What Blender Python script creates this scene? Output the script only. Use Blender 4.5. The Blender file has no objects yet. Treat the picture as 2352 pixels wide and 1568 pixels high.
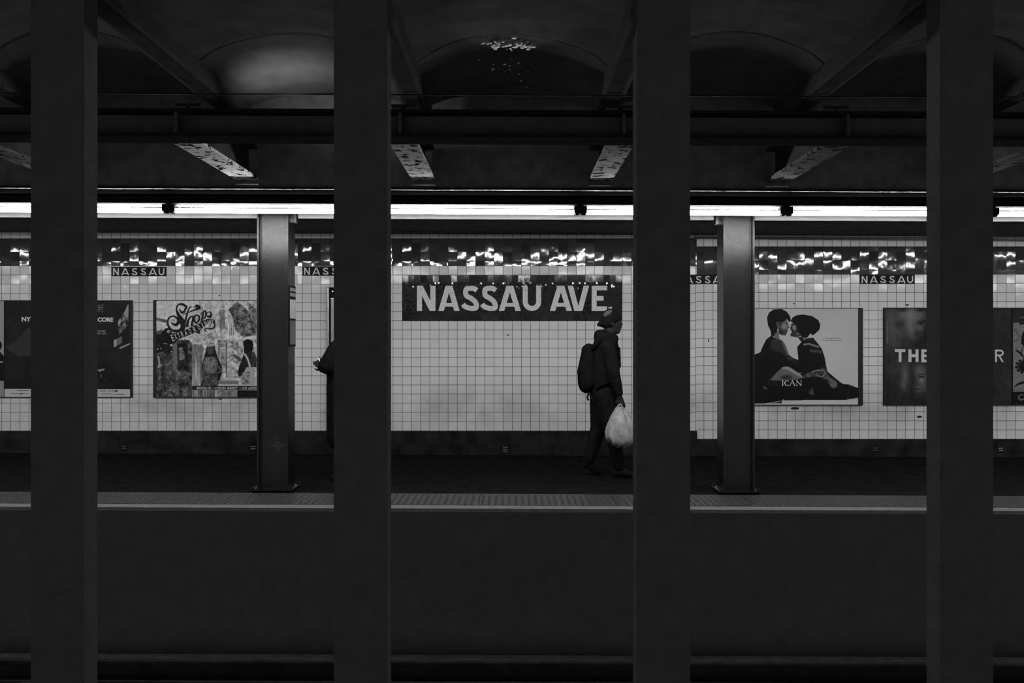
import bpy, bmesh, math, random
import numpy as np
from mathutils import Vector, Matrix
random.seed(7); RNG = np.random.default_rng(5)
PI = math.pi
COL = bpy.context.scene.collection
SC = bpy.context.scene

# ------------------------------------------------------------------ camera, world, light
F = 2100.0            # focal length in pixels of the 2352 wide frame
EYE = 1.45            # eye height above the platforms
cam = bpy.data.cameras.new('camera'); cam.sensor_width = 36.0; cam.lens = F / 2352 * 36.0
cam.clip_start = 0.05; cam.clip_end = 100
camo = bpy.data.objects.new('camera', cam); COL.objects.link(camo)
camo.location = (0, 0, EYE); camo.rotation_euler = (PI / 2, 0, 0)
SC.camera = camo
W = bpy.data.worlds.new('world'); SC.world = W; W.use_nodes = True
bg = W.node_tree.nodes['Background']
AMB = 0.34
bg.inputs['Color'].default_value = (1, 1, 1, 1); bg.inputs['Strength'].default_value = AMB
TUBE = 96.0
SC.view_settings.view_transform = 'Standard'; SC.view_settings.look = 'None'
SC.view_settings.exposure = 0.0; SC.view_settings.gamma = 1.0
SC.view_settings.use_curve_mapping = False
SC.cycles.use_denoising = True
SC.cycles.max_bounces = 6; SC.cycles.diffuse_bounces = 3; SC.cycles.glossy_bounces = 3

def lamp(name, loc, power, radius=0.04, spot=None, aim=None):
    L = bpy.data.lights.new(name, 'SPOT' if spot else 'POINT')
    L.energy = power; L.shadow_soft_size = radius
    if spot: L.spot_size = spot; L.spot_blend = 0.6
    o = bpy.data.objects.new(name, L); COL.objects.link(o); o.location = loc
    if aim:
        o.rotation_euler = (Vector(aim) - Vector(loc)).to_track_quat('-Z', 'Y').to_euler()
    return o

# two unseen lights added behind the ceiling girder, brightening vault patch and mineral flakes
lamp('added_vault_light', (-1.72, 7.02, 3.10), 17.0, 0.05, spot=math.radians(166), aim=(-1.55, 7.12, 3.6))
lamp('added_vault_light', (0.0, 6.60, 3.00), 3.4, 0.03, spot=math.radians(70), aim=(0.0, 6.12, 3.5))

SL = -0.0042          # the station falls gently towards +x
def S(x): return SL * x
def wx(px, D): return (px - 1176.0) * D / F
def wz(py, D): return EYE - (py - 784.0) * D / F
DW = 11.8             # far wall
PT = DW / F           # metres per reference pixel on the far wall
TILE = 21.04 * PT

# ------------------------------------------------------------------ materials
MATS = {}
def nt(name):
    m = bpy.data.materials.new(name); m.use_nodes = True
    t = m.node_tree; b = t.nodes['Principled BSDF']
    return m, t, b
def N(t, kind, **kw):
    n = t.nodes.new(kind)
    for k, v in kw.items(): setattr(n, k, v)
    return n
def math_(t, op, a, b=None, c=None, clamp=False):
    n = N(t, 'ShaderNodeMath', operation=op, use_clamp=clamp)
    for i, v in enumerate((a, b, c)):
        if v is None: continue
        if isinstance(v, (int, float)): n.inputs[i].default_value = v
        else: t.links.new(v, n.inputs[i])
    return n.outputs[0]
def mixc(t, f, a, b):
    n = N(t, 'ShaderNodeMix', data_type='RGBA')
    for s, v in ((n.inputs[0], f), (n.inputs[6], a), (n.inputs[7], b)):
        if isinstance(v, (int, float)):
            s.default_value = v if s is n.inputs[0] else (v, v, v, 1)
        else: t.links.new(v, s)
    return n.outputs[2]
def noise(t, scale, vec=None, detail=3, rough=0.55, dim='3D'):
    n = N(t, 'ShaderNodeTexNoise', noise_dimensions=dim)
    n.inputs['Scale'].default_value = scale; n.inputs['Detail'].default_value = detail
    n.inputs['Roughness'].default_value = rough
    if vec is not None: t.links.new(vec, n.inputs['Vector'])
    return n.outputs['Fac']
def ramp(t, v, lo, hi):
    n = N(t, 'ShaderNodeMapRange'); n.inputs[1].default_value = lo; n.inputs[2].default_value = hi
    t.links.new(v, n.inputs[0]); return n.outputs[0]
def plain(name, g, rough=0.6, spec=0.3, metal=0.0, vary=0.25, scale=9.0, bump=0.0):
    if name in MATS: return MATS[name]
    m, t, b = nt(name)
    tc = N(t, 'ShaderNodeTexCoord').outputs['Object']
    f = noise(t, scale, tc, 4)
    t.links.new(mixc(t, ramp(t, f, 0.3, 0.7), g * (1 - vary), g * (1 + vary)), b.inputs['Base Color'])
    b.inputs['Roughness'].default_value = rough
    b.inputs['Specular IOR Level'].default_value = spec
    b.inputs['Metallic'].default_value = metal
    if bump:
        bn = N(t, 'ShaderNodeBump'); bn.inputs['Strength'].default_value = bump
        bn.inputs['Distance'].default_value = 0.01
        t.links.new(noise(t, scale * 6, tc, 3), bn.inputs['Height']); t.links.new(bn.outputs[0], b.inputs['Normal'])
    MATS[name] = m; return m
def emit(name, s):
    if name in MATS: return MATS[name]
    m, t, b = nt(name)
    b.inputs['Base Color'].default_value = (.8, .8, .8, 1)
    b.inputs['Emission Color'].default_value = (1, 1, 1, 1); b.inputs['Emission Strength'].default_value = s
    MATS[name] = m; return m

def tile_mat(name, g, grout, tilt, spec, rough, vary, gw=0.05, wave=0.012, up=0.0, dirt=0.0, wavescale=1.6):
    """glazed square tiles: UV counts tiles; every tile leans a hair its own way"""
    m, t, b = nt(name)
    uv = N(t, 'ShaderNodeUVMap', uv_map='UVMap').outputs[0]
    sp = N(t, 'ShaderNodeSeparateXYZ'); t.links.new(uv, sp.inputs[0])
    u, v = sp.outputs[0], sp.outputs[1]
    fu, fv = math_(t, 'FRACT', u), math_(t, 'FRACT', v)
    du = math_(t, 'ABSOLUTE', math_(t, 'SUBTRACT', fu, 0.5)); dv = math_(t, 'ABSOLUTE', math_(t, 'SUBTRACT', fv, 0.5))
    edge = math_(t, 'MAXIMUM', du, dv)
    gm = math_(t, 'GREATER_THAN', edge, 0.5 - gw / 2)
    cid = N(t, 'ShaderNodeVectorMath', operation='FLOOR'); t.links.new(uv, cid.inputs[0])
    wn = N(t, 'ShaderNodeTexWhiteNoise', noise_dimensions='3D'); t.links.new(cid.outputs[0], wn.inputs['Vector'])
    rnd = wn.outputs['Value']; sc = N(t, 'ShaderNodeSeparateColor'); t.links.new(wn.outputs['Color'], sc.inputs[0])
    base = mixc(t, rnd, g * (1 - vary), g * (1 + vary))
    tc = N(t, 'ShaderNodeTexCoord').outputs['Object']
    if dirt:
        spz = N(t, 'ShaderNodeSeparateXYZ'); t.links.new(tc, spz.inputs[0])
        band = math_(t, 'SUBTRACT', 1.0, math_(t, 'MULTIPLY', math_(t, 'ABSOLUTE', math_(t, 'SUBTRACT', spz.outputs[2], 0.60)), 2.6), clamp=True)
        dn = ramp(t, noise(t, 1.3, tc, 5, 0.6), 0.40, 0.68)
        base = mixc(t, math_(t, 'MULTIPLY', math_(t, 'MULTIPLY', dn, band), dirt, clamp=True), base, g * 0.45)
        grime = ramp(t, noise(t, 40, tc, 2), 0.70, 0.80)
        base = mixc(t, math_(t, 'MULTIPLY', grime, 0.25), base, g * 0.3)
    col = mixc(t, gm, base, grout)
    t.links.new(col, b.inputs['Base Color'])
    # own lean of each tile plus a gently wavy glaze
    wv = N(t, 'ShaderNodeTexNoise'); wv.inputs['Scale'].default_value = wavescale; wv.inputs['Detail'].default_value = 2
    off = N(t, 'ShaderNodeVectorMath', operation='MULTIPLY_ADD')
    off.inputs[1].default_value = (7.3, 7.3, 7.3); t.links.new(wn.outputs['Color'], off.inputs[0]); t.links.new(uv, off.inputs[2])
    t.links.new(off.outputs[0], wv.inputs['Vector'])
    ws = N(t, 'ShaderNodeSeparateColor'); t.links.new(wv.outputs['Color'], ws.inputs[0])
    def lean(rch, wch, extra=0.0):
        a = math_(t, 'MULTIPLY', math_(t, 'SUBTRACT', rch, 0.5), tilt * 2)
        c = math_(t, 'MULTIPLY', math_(t, 'SUBTRACT', wch, 0.5), wave * 4)
        return math_(t, 'ADD', math_(t, 'ADD', a, c), extra)
    cx = N(t, 'ShaderNodeCombineXYZ')
    t.links.new(lean(sc.outputs[0], ws.outputs[0]), cx.inputs[0]); t.links.new(lean(sc.outputs[2], ws.outputs[1], up), cx.inputs[2])
    ge = N(t, 'ShaderNodeNewGeometry')
    ad = N(t, 'ShaderNodeVectorMath', operation='ADD'); t.links.new(ge.outputs['Normal'], ad.inputs[0]); t.links.new(cx.outputs[0], ad.inputs[1])
    no = N(t, 'ShaderNodeVectorMath', operation='NORMALIZE'); t.links.new(ad.outputs[0], no.inputs[0])
    t.links.new(no.outputs[0], b.inputs['Normal'])
    b.inputs['Specular IOR Level'].default_value = spec
    t.links.new(mixc(t, gm, rough, 0.8), b.inputs['Roughness'])
    MATS[name] = m; return m

M_TILE = tile_mat('white_tile', 0.70, 0.09, 0.028, 0.26, 0.11, 0.035, dirt=0.85, wave=.010)
M_BAND = tile_mat('black_tile', 0.036, 0.016, 0.021, 0.45, 0.05, 0.3, gw=0.05, wave=0.012, up=-0.030, wavescale=0.9)
M_EDGE = tile_mat('sign_border_tile', 0.018, 0.010, 0.028, 0.3, 0.10, 0.5, gw=0.05, wave=0.008, up=-0.014)
M_FIELD = tile_mat('black_mosaic', 0.017, 0.012, 0.062, 0.35, 0.05, 0.5, gw=0.10, wave=0.008, up=-.034)
M_LETTER = tile_mat('white_mosaic', 0.88, 0.42, 0.0, 0.15, 0.5, 0.10, gw=0.18, wave=0.0)
M_BLACKSIGN = plain('plaque_black', 0.018, 0.3, 0.2)
M_WHITESIGN = plain('plaque_white', 0.74, 0.7, 0.05, vary=.05)
M_STEELPAINT = plain('dark_painted_steel', 0.062, 0.8, 0.0, vary=0.12)
M_COLPAINT = plain('platform_column_paint', 0.009, 0.25, 0.5, vary=0.3, scale=30, bump=0.2)
M_GIRDER = plain('sooty_girder', 0.014, 0.9, 0.0)
M_FLANGE = plain('glare_damped_black', 0.0013, 0.9, 0.0)  # darkness put into the colour, cancelling tube glare on flange and wire guard
M_GWEB = plain('shade_lifted_girder_web', 0.12, 0.9, 0.0)  # toned paler than the flange to make up for the shade here
M_CEIL = plain('sooty_platform_ceiling', 0.10, 0.9, 0.0)
M_SOOT = plain('sooty_concrete', 0.085, 0.9, 0.05, vary=0.3, scale=5)
M_BED = plain('track_bed', 0.42, 0.95, 0.0, vary=0.3, scale=12)
M_UNDER = plain('under_platform_concrete', 0.078, 0.95, 0.0, vary=0.1)
M_PLAT = plain('dark_platform_floor', 0.012, 0.9, 0.0, vary=0.3)
M_CURB = plain('black_wall_base', 0.019, 0.6, 0.05, vary=0.6, scale=5)
M_NOSE = plain('platform_nosing', 0.165, 0.8, 0.1, vary=0.15, scale=14)
M_TACT = plain('tactile_rubber', 0.045, 0.42, 0.3, vary=0.3, scale=16)
M_REFL = plain('white_enamel', 0.75, 0.5, 0.3, vary=0.03)
M_FASCIA = plain('white_fascia_paint', 0.66, 0.6, 0.2, vary=0.05, scale=4)
M_BLACK = plain('black_plastic', 0.012, 0.6, 0.03)
M_RAIL = plain('rusty_rail', 0.022, 0.9, 0.0)
M_CHROME = plain('polished_steel', 0.55, 0.22, 0.5, metal=1.0, vary=0.05)
M_STEEL = plain('brushed_steel', 0.45, 0.30, 0.5, metal=1.0, vary=0.1)
M_FRAME = plain('black_poster_frame', 0.017, 0.5, 0.2)
M_CLOTH = plain('black_cloth', 0.013, 0.95, 0.0, vary=0.3, scale=20)
M_CLOTH2 = plain('charcoal_trousers', 0.013, 0.95, 0.0, vary=0.3, scale=20)
M_PACK = plain('black_nylon', 0.011, 0.8, 0.0, vary=0.3, scale=20)
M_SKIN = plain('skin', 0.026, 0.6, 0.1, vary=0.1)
M_HAIR = plain('dark_hair', 0.010, 0.8, 0.05)
M_CAP = plain('dark_cap', 0.012, 0.9, 0.0)
M_CAPLIGHT = plain('grey_cap_highlight', 0.10, 0.9, 0.0, vary=.3, scale=30)
M_BAG = plain('white_plastic_film', 0.40, 0.35, 0.4, vary=0.3, scale=14, bump=0.3)
M_PAPER = plain('white_paper', 0.5, 0.5, 0.2, vary=0.03)
M_TUBE = emit('fluorescent_tube', TUBE)
M_SCREEN = emit('lit_phone_screen', 0.9)

# ceiling beams: pale paint flaking off in dark patches
def flaking(g=1.0):
    m, t, b = nt('flaking_pale_paint')
    ge = N(t, 'ShaderNodeNewGeometry').outputs['Position']
    a = ramp(t, noise(t, 13, ge, 6, 0.62), 0.545, 0.56)
    c = ramp(t, noise(t, 2.2, ge, 2), 0.35, 0.65)
    base = mixc(t, c, 0.30 * g, 0.42 * g)
    fine = mixc(t, ramp(t, noise(t, 90, ge, 3), 0.35, 0.65), 0.82, 1.12)
    mul = N(t, 'ShaderNodeMix', data_type='RGBA', blend_type='MULTIPLY'); mul.inputs[0].default_value = 1
    t.links.new(base, mul.inputs[6]); t.links.new(fine, mul.inputs[7])
    t.links.new(mixc(t, a, mul.outputs[2], 0.015), b.inputs['Base Color'])
    b.inputs['Roughness'].default_value = 0.8; b.inputs['Specular IOR Level'].default_value = 0.0
    return m
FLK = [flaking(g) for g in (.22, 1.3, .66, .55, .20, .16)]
def vault_mat():
    m, t, b = nt('stained_vault_concrete')
    ge = N(t, 'ShaderNodeNewGeometry').outputs['Position']
    mp = N(t, 'ShaderNodeMapping'); mp.inputs['Scale'].default_value = (1.0, 0.45, 1.0); t.links.new(ge, mp.inputs[0])
    f = ramp(t, noise(t, 3.5, mp.outputs[0], 6, 0.6), 0.3, 0.7)
    t.links.new(mixc(t, f, 0.042, 0.068), b.inputs['Base Color'])
    b.inputs['Roughness'].default_value = 0.9; b.inputs['Specular IOR Level'].default_value = 0.0
    return m
M_VAULT = vault_mat()
def paint_mat(name, rough=0.45, spec=0.08):
    m, t, b = nt(name)
    a = N(t, 'ShaderNodeAttribute', attribute_name='print')
    t.links.new(a.outputs['Color'], b.inputs['Base Color'])
    b.inputs['Roughness'].default_value = rough; b.inputs['Specular IOR Level'].default_value = spec
    return m
M_PRINT = paint_mat('printed_paper')

# ------------------------------------------------------------------ building helpers
def tag(o, label, cat, group=None, kind=None):
    if label: o['label'] = label
    if cat: o['category'] = cat
    if group: o['group'] = group
    if kind: o['kind'] = kind
    return o
def empty(name, loc, label, cat, group=None):
    o = bpy.data.objects.new(name, None); COL.objects.link(o); o.location = loc
    o.empty_display_size = 0.1
    return tag(o, label, cat, group)
def obj(name, bm, mat, parent=None, smooth=False, loc=None):
    me = bpy.data.meshes.new(name)
    if isinstance(bm, bmesh.types.BMesh):
        bm.to_mesh(me); bm.free()
    else: me = bm; me.name = name
    if smooth:
        me.polygons.foreach_set('use_smooth', [True] * len(me.polygons))
    me.materials.clear(); me.materials.append(mat)
    o = bpy.data.objects.new(name, me); COL.objects.link(o)
    if parent is not None: o.parent = parent
    if loc: o.location = loc
    return o
def struct(name, bm, mat, smooth=False):
    o = obj(name, bm, mat, smooth=smooth); o['kind'] = 'structure'; return o
def box(bm, x0, x1, y0, y1, z0, z1, slope=False, bev=0.0):
    r = bmesh.ops.create_cube(bm, size=1.0)
    for v in r['verts']:
        v.co.x = x0 if v.co.x < 0 else x1
        v.co.y = y0 if v.co.y < 0 else y1
        v.co.z = (z0 if v.co.z < 0 else z1)
        if slope: v.co.z += S(v.co.x)
    if bev:
        es = list({e for v in r['verts'] for e in v.link_edges})
        bmesh.ops.bevel(bm, geom=es, offset=bev, segments=2, affect='EDGES', profile=0.5)
    return bm
def tube(bm, pts, rad, seg=10, cap=True):
    """tube through points, rad a number or one per point"""
    pts = [Vector(p) for p in pts]
    if not hasattr(rad, '__len__'): rad = [rad] * len(pts)
    rings = []
    for i, p in enumerate(pts):
        d = (pts[min(i + 1, len(pts) - 1)] - pts[max(i - 1, 0)]).normalized()
        a = Vector((0, 0, 1)) if abs(d.z) < 0.9 else Vector((0, 1, 0))
        u = d.cross(a).normalized(); w = d.cross(u)
        rings.append([bm.verts.new(p + (u * math.cos(k * 2 * PI / seg) + w * math.sin(k * 2 * PI / seg)) * rad[i]) for k in range(seg)])
    for a, b in zip(rings, rings[1:]):
        for k in range(seg): bm.faces.new((a[k], a[(k + 1) % seg], b[(k + 1) % seg], b[k]))
    if cap: bm.faces.new(rings[0][::-1]); bm.faces.new(rings[-1])
    return bm
def quad_uv(bm, uvl, pts, uvs):
    f = bm.faces.new([bm.verts.new(p) for p in pts])
    for l, uv in zip(f.loops, uvs): l[uvl].uv = uv
    return f

# ------------------------------------------------------------------ FAR WALL
# tile courses: reference x and y (in wall pixels) of one joint per stretch of wall; the courses step down by one tile at x=1600
SECT = [(-420, 684, 256.0, 989.0), (684, 900, 694.7, 989.0), (900, 1600, 924.0, 989.0), (1600, 2780, 1974.5, 1008.0)]
def wall_patch(bm, uvl, px0, px1, py0, py1, xr, yr, y=DW):
    P = [(px0, py1), (px1, py1), (px1, py0), (px0, py0)]
    quad_uv(bm, uvl, [(wx(a, DW), y, wz(b, DW)) for a, b in P], [((a - xr) / 21.04 + 200, (yr - b) / 21.04 + 100) for a, b in P])
bm = bmesh.new(); uvl = bm.loops.layers.uv.new('UVMap')
for (a, b, xr, yr) in SECT:
    wall_patch(bm, uvl, a, b, 470, yr, xr, yr)
struct('wall_back', bm, M_TILE)
bm = bmesh.new()                                                # brickwork carcass behind the tiles
box(bm, wx(-420, DW), wx(2780, DW), DW + 0.004, DW + 0.3, -0.3, 3.6)
struct('wall_back.001', bm, M_SOOT)
# black glazed course below the ceiling, two and a half tiles high with half tiles above and below
bm = bmesh.new(); uvl = bm.loops.layers.uv.new('UVMap')
for (a, b, xr, yr) in SECT:
    top, bot = (548, 611) if yr < 1000 else (566, 630.5)
    rows = [(bot - 11, bot), (bot - 32.5, bot - 11), (bot - 53, bot - 32.5), (top, bot - 53)]
    for k, (r0, r1) in enumerate(rows):
        P = [(a, r1), (b, r1), (b, r0), (a, r0)]
        quad_uv(bm, uvl, [(wx(p, DW), DW - 0.006, wz(q, DW)) for p, q in P],
                [((p - xr) / 21.04 + 300, 40 + 3 * k + (0.0 if q == r1 else 1.0)) for p, q in P])
    # lower edge returns to the wall
    P = [(wx(a, DW), DW, wz(bot, DW)), (wx(b, DW), DW, wz(bot, DW)), (wx(b, DW), DW - 0.006, wz(bot, DW)), (wx(a, DW), DW - 0.006, wz(bot, DW))]
    quad_uv(bm, uvl, P, [(.5, .5)] * 4)
struct('trim_1', bm, M_BAND)
# black cement base of the wall
bm = bmesh.new()
for (a, b, xr, yr) in SECT:
    x0, x1 = wx(a, DW), wx(b, DW); ztop = wz(yr, DW)
    box(bm, x0, x1, DW - 0.035, DW + 0.002, -0.05, ztop)
struct('baseboard_back', bm, M_CURB)
# thin pipe along the top of the tiled wall
o = obj('wall_pipe', tube(bmesh.new(), [(wx(1592, DW), DW - .03, wz(547, DW)), (wx(2110, DW), DW - .03, wz(551, DW)), (wx(2780, DW), DW - .03, wz(556, DW))], 0.013), plain('pale_pipe', 0.16, .5), smooth=True)
tag(o, 'thin pale pipe running along the top of the tiled wall under the ceiling', 'pipe')

# ------------------------------------------------------------------ PLATFORM, TRACK, CEILING
XL, XR = -9.0, 9.0
Y_EDGE, Y_NOSE, Y_STRIP = 7.93, 8.10, 8.70
bm = bmesh.new(); box(bm, XL, XR, Y_EDGE + .01, DW + .3, -0.30, -0.012, True)
struct('floor_platform', bm, M_PLAT)
bm = bmesh.new(); box(bm, XL, XR, Y_EDGE + 0.12, Y_EDGE + 0.4, -1.30, -0.30, True)
struct('wall_under_platform', bm, M_UNDER)
bm = bmesh.new(); box(bm, XL, XR, Y_EDGE, Y_EDGE + .012, -1.30, -.030, True)
struct('trim_3', bm, M_UNDER)
bm = bmesh.new(); box(bm, XL, XR, 0.8, Y_EDGE + 0.4, -1.45, -1.27, True)
struct('floor', bm, M_BED)
# light nosing board on the platform edge
bm = bmesh.new(); n = 90
xs = [XL + (XR - XL) * k / n for k in range(n + 1)]
for a, b in zip(xs, xs[1:]):
    j = RNG.uniform(-.003, .003)
    box(bm, a, b, Y_EDGE - .004 + j, Y_NOSE - 0.018, -0.03, 0.0, True)
struct('trim_2', bm, M_NOSE)

def tactile(x0, x1):
    bm = bmesh.new()
    box(bm, x0 + .003, x1 - .003, Y_NOSE, Y_STRIP, -0.012, 0.0)
    p = 0.06; nx = int((x1 - x0) / p); ny = int((Y_STRIP - Y_NOSE) / p)
    for i in range(nx):
        for j in range(ny):
            cx = x0 + .035 + i * p; cy = Y_NOSE + .03 + j * p
            r0, r1, h = .0145, .009, .0065
            a = [bm.verts.new((cx + r0 * math.cos(k * PI / 3), cy + r0 * math.sin(k * PI / 3), 0)) for k in range(6)]
            c = [bm.verts.new((cx + r1 * math.cos(k * PI / 3), cy + r1 * math.sin(k * PI / 3), h)) for k in range(6)]
            for k in range(6): bm.faces.new((a[k], a[(k + 1) % 6], c[(k + 1) % 6], c[k]))
            bm.faces.new(c)
    for v in bm.verts: v.co.x -= x0; v.co.z += S(v.co.x)
    return bm
TP = ['beyond the museum poster, outside the picture', 'below the start of the museum poster', 'below the right end of the museum poster', 'in front of the shoppers-poster column', 'below the first half of the big sign', 'below the second half of the big sign', 'in front of the couple-poster column', 'below the couple poster', 'below the dark film poster']
src = None
for k in range(-4, 5):
    x0 = -0.30 + 1.235 * k
    if src is None:
        src = obj('tactile_panel', tactile(x0, x0 + 1.235), M_TACT); o = src
    else:
        o = src.copy(); COL.objects.link(o)
    o.location = (x0, 0, S(x0))
    tag(o, 'grey studded tactile panel on the platform edge ' + TP[k + 4], 'tactile panel', 'tactile panels along the platform edge')

def rail(y, label):
    pr = [(-.095, 0), (.07, 0), (.07, .012), (.012, .03), (.008, .105), (.030, .118), (.036, .125), (.036, .142), (.030, .150), (-.030, .150), (-.036, .142), (-.036, .125), (-.030, .118), (-.008, .105), (-.012, .03), (-.095, .012)]
    bm = bmesh.new()
    A = [bm.verts.new((XL, y + a, -1.18 + b + S(XL))) for a, b in pr]; B = [bm.verts.new((XR, y + a, -1.18 + b + S(XR))) for a, b in pr]
    for k in range(len(pr)): bm.faces.new((A[k], A[(k + 1) % len(pr)], B[(k + 1) % len(pr)], B[k]))
    bm.faces.new(A[::-1]); bm.faces.new(B)
    e = empty('steel_rail', (0, y, 0), label, 'rail')
    for v in bm.verts: v.co.y -= y
    obj('rail_profile', bm, M_RAIL, e)
    b2 = bmesh.new(); box(b2, XL, XR, .030, .0366, -1.0305, -1.0292, True)
    obj('worn_gauge_corner', b2, plain('worn_rail_steel', .06, .5, .0, vary=.8, scale=2), e)
    return e
rail(7.10, 'worn steel running rail below the far platform edge')
rail(5.66, 'worn steel running rail on the track side away from the far platform')
bm = bmesh.new()
# short timber ties carrying the rails
src = None
for k in range(13):
    x = -4.8 + .8 * k
    if src is None:
        b2 = bmesh.new(); box(b2, -.12, .12, 5.30, 7.46, -1.275, -1.182, bev=.01)
        src = obj('timber_tie', b2, M_BED); o = src
    else: o = src.copy(); COL.objects.link(o)
    o.location = (x, 0, S(x)); tag(o, 'dark timber tie under the rails below the far platform', 'railway tie', 'timber ties under the rails')
bm.free()

# ceiling over the far platform
bm = bmesh.new(); box(bm, XL, XR, 8.42, DW + .3, 2.83, 3.5, True)
struct('ceiling', bm, M_CEIL)
# jack-arch vaults over the tracks, springing from beams 1.524 m apart
SP = 1.524
bm = bmesh.new()
yA, yB = -2.0, 7.66
prof = []
for b in range(-6, 6):
    xa, xb = (b + .5) * SP + .09, (b + 1.5) * SP - .09
    prof.append((xa - .001, 3.30))
    for k in range(13):
        q = k / 12; prof.append((xa + (xb - xa) * q, 3.415 + 0.125 * math.sin(PI * q) ** .8))
    prof.append((xb + .001, 3.30))
ny = 60
rows = [[bm.verts.new((x, yA + (yB - yA) * j / ny, z + S(x) + (0 if z < 3.35 else 0.012 * math.sin(3 * x + j) * math.sin(j * 1.7)))) for x, z in prof] for j in range(ny + 1)]
for r0, r1 in zip(rows, rows[1:]):
    for k in range(len(prof) - 1): bm.faces.new((r0[k], r0[k + 1], r1[k + 1], r1[k]))
box(bm, XL, XR, yA, yB + .8, 3.60, 3.75, True)
struct('ceiling.001', bm, M_VAULT)

def ibeam_x(name, y0, y1, z0, z1, label, mat, fl=.022):
    bm = bmesh.new(); ym = (y0 + y1) / 2
    box(bm, XL, XR, y0, y1, z0, z0 + fl, True); box(bm, XL, XR, y0, y1, z1 - fl, z1, True)
    web = bmesh.new(); box(web, XL, XR, ym - .01, ym + .01, z0 + fl, z1 - fl, True)
    nst = int((XR - XL) / SP)
    for k in range(-6, 6):
        x = (k + .5) * SP
        box(web, x - .01, x + .01, y0 + .01, y1 - .01, z0 + fl, z1 - fl, True)
    e = empty(name, (0, ym, z0), label, 'girder')
    for nm_, b_, m_ in (('flanges', bm, mat[0]), ('web', web, mat[1])):
        for v in b_.verts: v.co -= Vector((0, ym, z0))
        obj(nm_, b_, m_, e)
    return e
ibeam_x('ceiling_girder', 6.20, 6.44, 2.835, 3.022, 'dark longitudinal girder over the track carrying the cross beams', (M_GIRDER, M_STEELPAINT))
ibeam_x('ceiling_girder', 4.50, 4.86, 3.32, 3.52, 'dark longitudinal girder over the row of columns between the tracks', (M_STEELPAINT, M_STEELPAINT))
# deep plate girder over the platform edge
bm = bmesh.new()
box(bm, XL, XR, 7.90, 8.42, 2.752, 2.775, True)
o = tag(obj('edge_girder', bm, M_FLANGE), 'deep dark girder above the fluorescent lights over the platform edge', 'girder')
bm = bmesh.new(); box(bm, XL, XR, 7.97, 8.00, 2.775, 3.60, True); box(bm, XL, XR, 8.36, 8.40, 2.775, 3.60, True)
obj('web_plates', bm, M_GWEB, o)
# lamp-lit lip of the girder, imitated by an added slim bright rod
bm = bmesh.new()
xs = np.linspace(XL, XR, 70)
tube(bm, [(x, 7.885 + RNG.uniform(-.001, .001), 2.756 + S(x) + RNG.uniform(-.0015, .0015)) for x in xs], 0.0045, 8)
tag(obj('added_lip_rod', bm, plain('added_lip_rod_bright', 0.45, .4, .5, metal=0.6, vary=.9, scale=14), smooth=True), 'slim bright rod added along the bottom lip of the edge girder', 'added lip rod')

# low cross beams between the girders
for k, nm in zip(range(-3, 3), ['behind the leftmost column between the tracks', 'over the street-fashion poster of shoppers', 'over the left end of the big station name sign', 'over the person carrying the plastic bag', 'over the poster of the seated couple', 'at the right end of the lights']):
    x = (k + .5) * SP
    bm = bmesh.new()
    box(bm, -.098, .098, 6.45, 7.90, 2.835, 2.857)
    e = obj('ceiling_cross_beam', bm, FLK[k + 3]); e.location = (x, 0, S(x))
    tag(e, 'pale flaking ceiling cross beam ' + nm, 'ceiling beam', 'flaking cross beams over the track')
    bm = bmesh.new(); box(bm, -.09, .09, 6.45, 7.90, 3.10, 3.12); box(bm, -.012, .012, 6.45, 7.90, 2.857, 3.10)
    obj('beam_web', bm, plain('dull_beam_web', .035, .9, 0), e)
    bm = bmesh.new(); box(bm, -.10, .10, 7.885, 7.905, 2.79, 2.80)
    p = obj('lip_glint_bar', bm, M_STEEL, e)  # added bright bar standing in for the lit girder lip
# embedded beams between the vaults
for k in range(-4, 4):
    x = (k + .5) * SP
    bm = bmesh.new(); box(bm, -.05, .05, yA, 7.64, 3.285, 3.298)
    o = obj('vault_beam', bm, plain('sooty_vault_beam', .028, .9, 0)); o.location = (x, 0, S(x))
    tag(o, 'sooty steel beam edge between two concrete ceiling vaults', 'beam', 'beams between the vaults')
bm = bmesh.new(); tube(bm, [(XL, 6.76, 3.270 + S(XL)), (XR, 6.76, 3.270 + S(XR))], .0045, 6)
tag(obj('tie_rod', bm, M_BLACK), 'thin black rod crossing the ceiling vaults above the girder', 'rod')

# crusted mineral flakes hanging under a wet patch of the vault
bm = bmesh.new()
for k in range(70):
    if k < 46: px, py = random.gauss(1135 + (k % 3) * 32, 13), random.gauss(104, 6)
    else: px, py = random.gauss(1170, 30), random.gauss(150, 28)
    D = 2.05 * F / (784 - py)
    x, z = wx(px, D), EYE + 2.055
    L = random.uniform(.002, .009) * (1.3 if k < 46 else .7)
    m4 = Matrix.Translation((x, D, z - L * .3)) @ Matrix.Rotation(random.uniform(-.6, .9), 4, 'Z') @ Matrix.Diagonal((L * random.uniform(1, 2.2), L * 2.2, L * .7, 1))
    bmesh.ops.create_icosphere(bm, subdivisions=1, radius=1, matrix=m4)
o = obj('mineral_crust', bm, plain('white_mineral_crust', 0.8, .4, .5), smooth=True)
tag(o, 'cluster of bright mineral flakes on the dark ceiling vault above the station name', 'mineral crust', kind='stuff')

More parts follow.
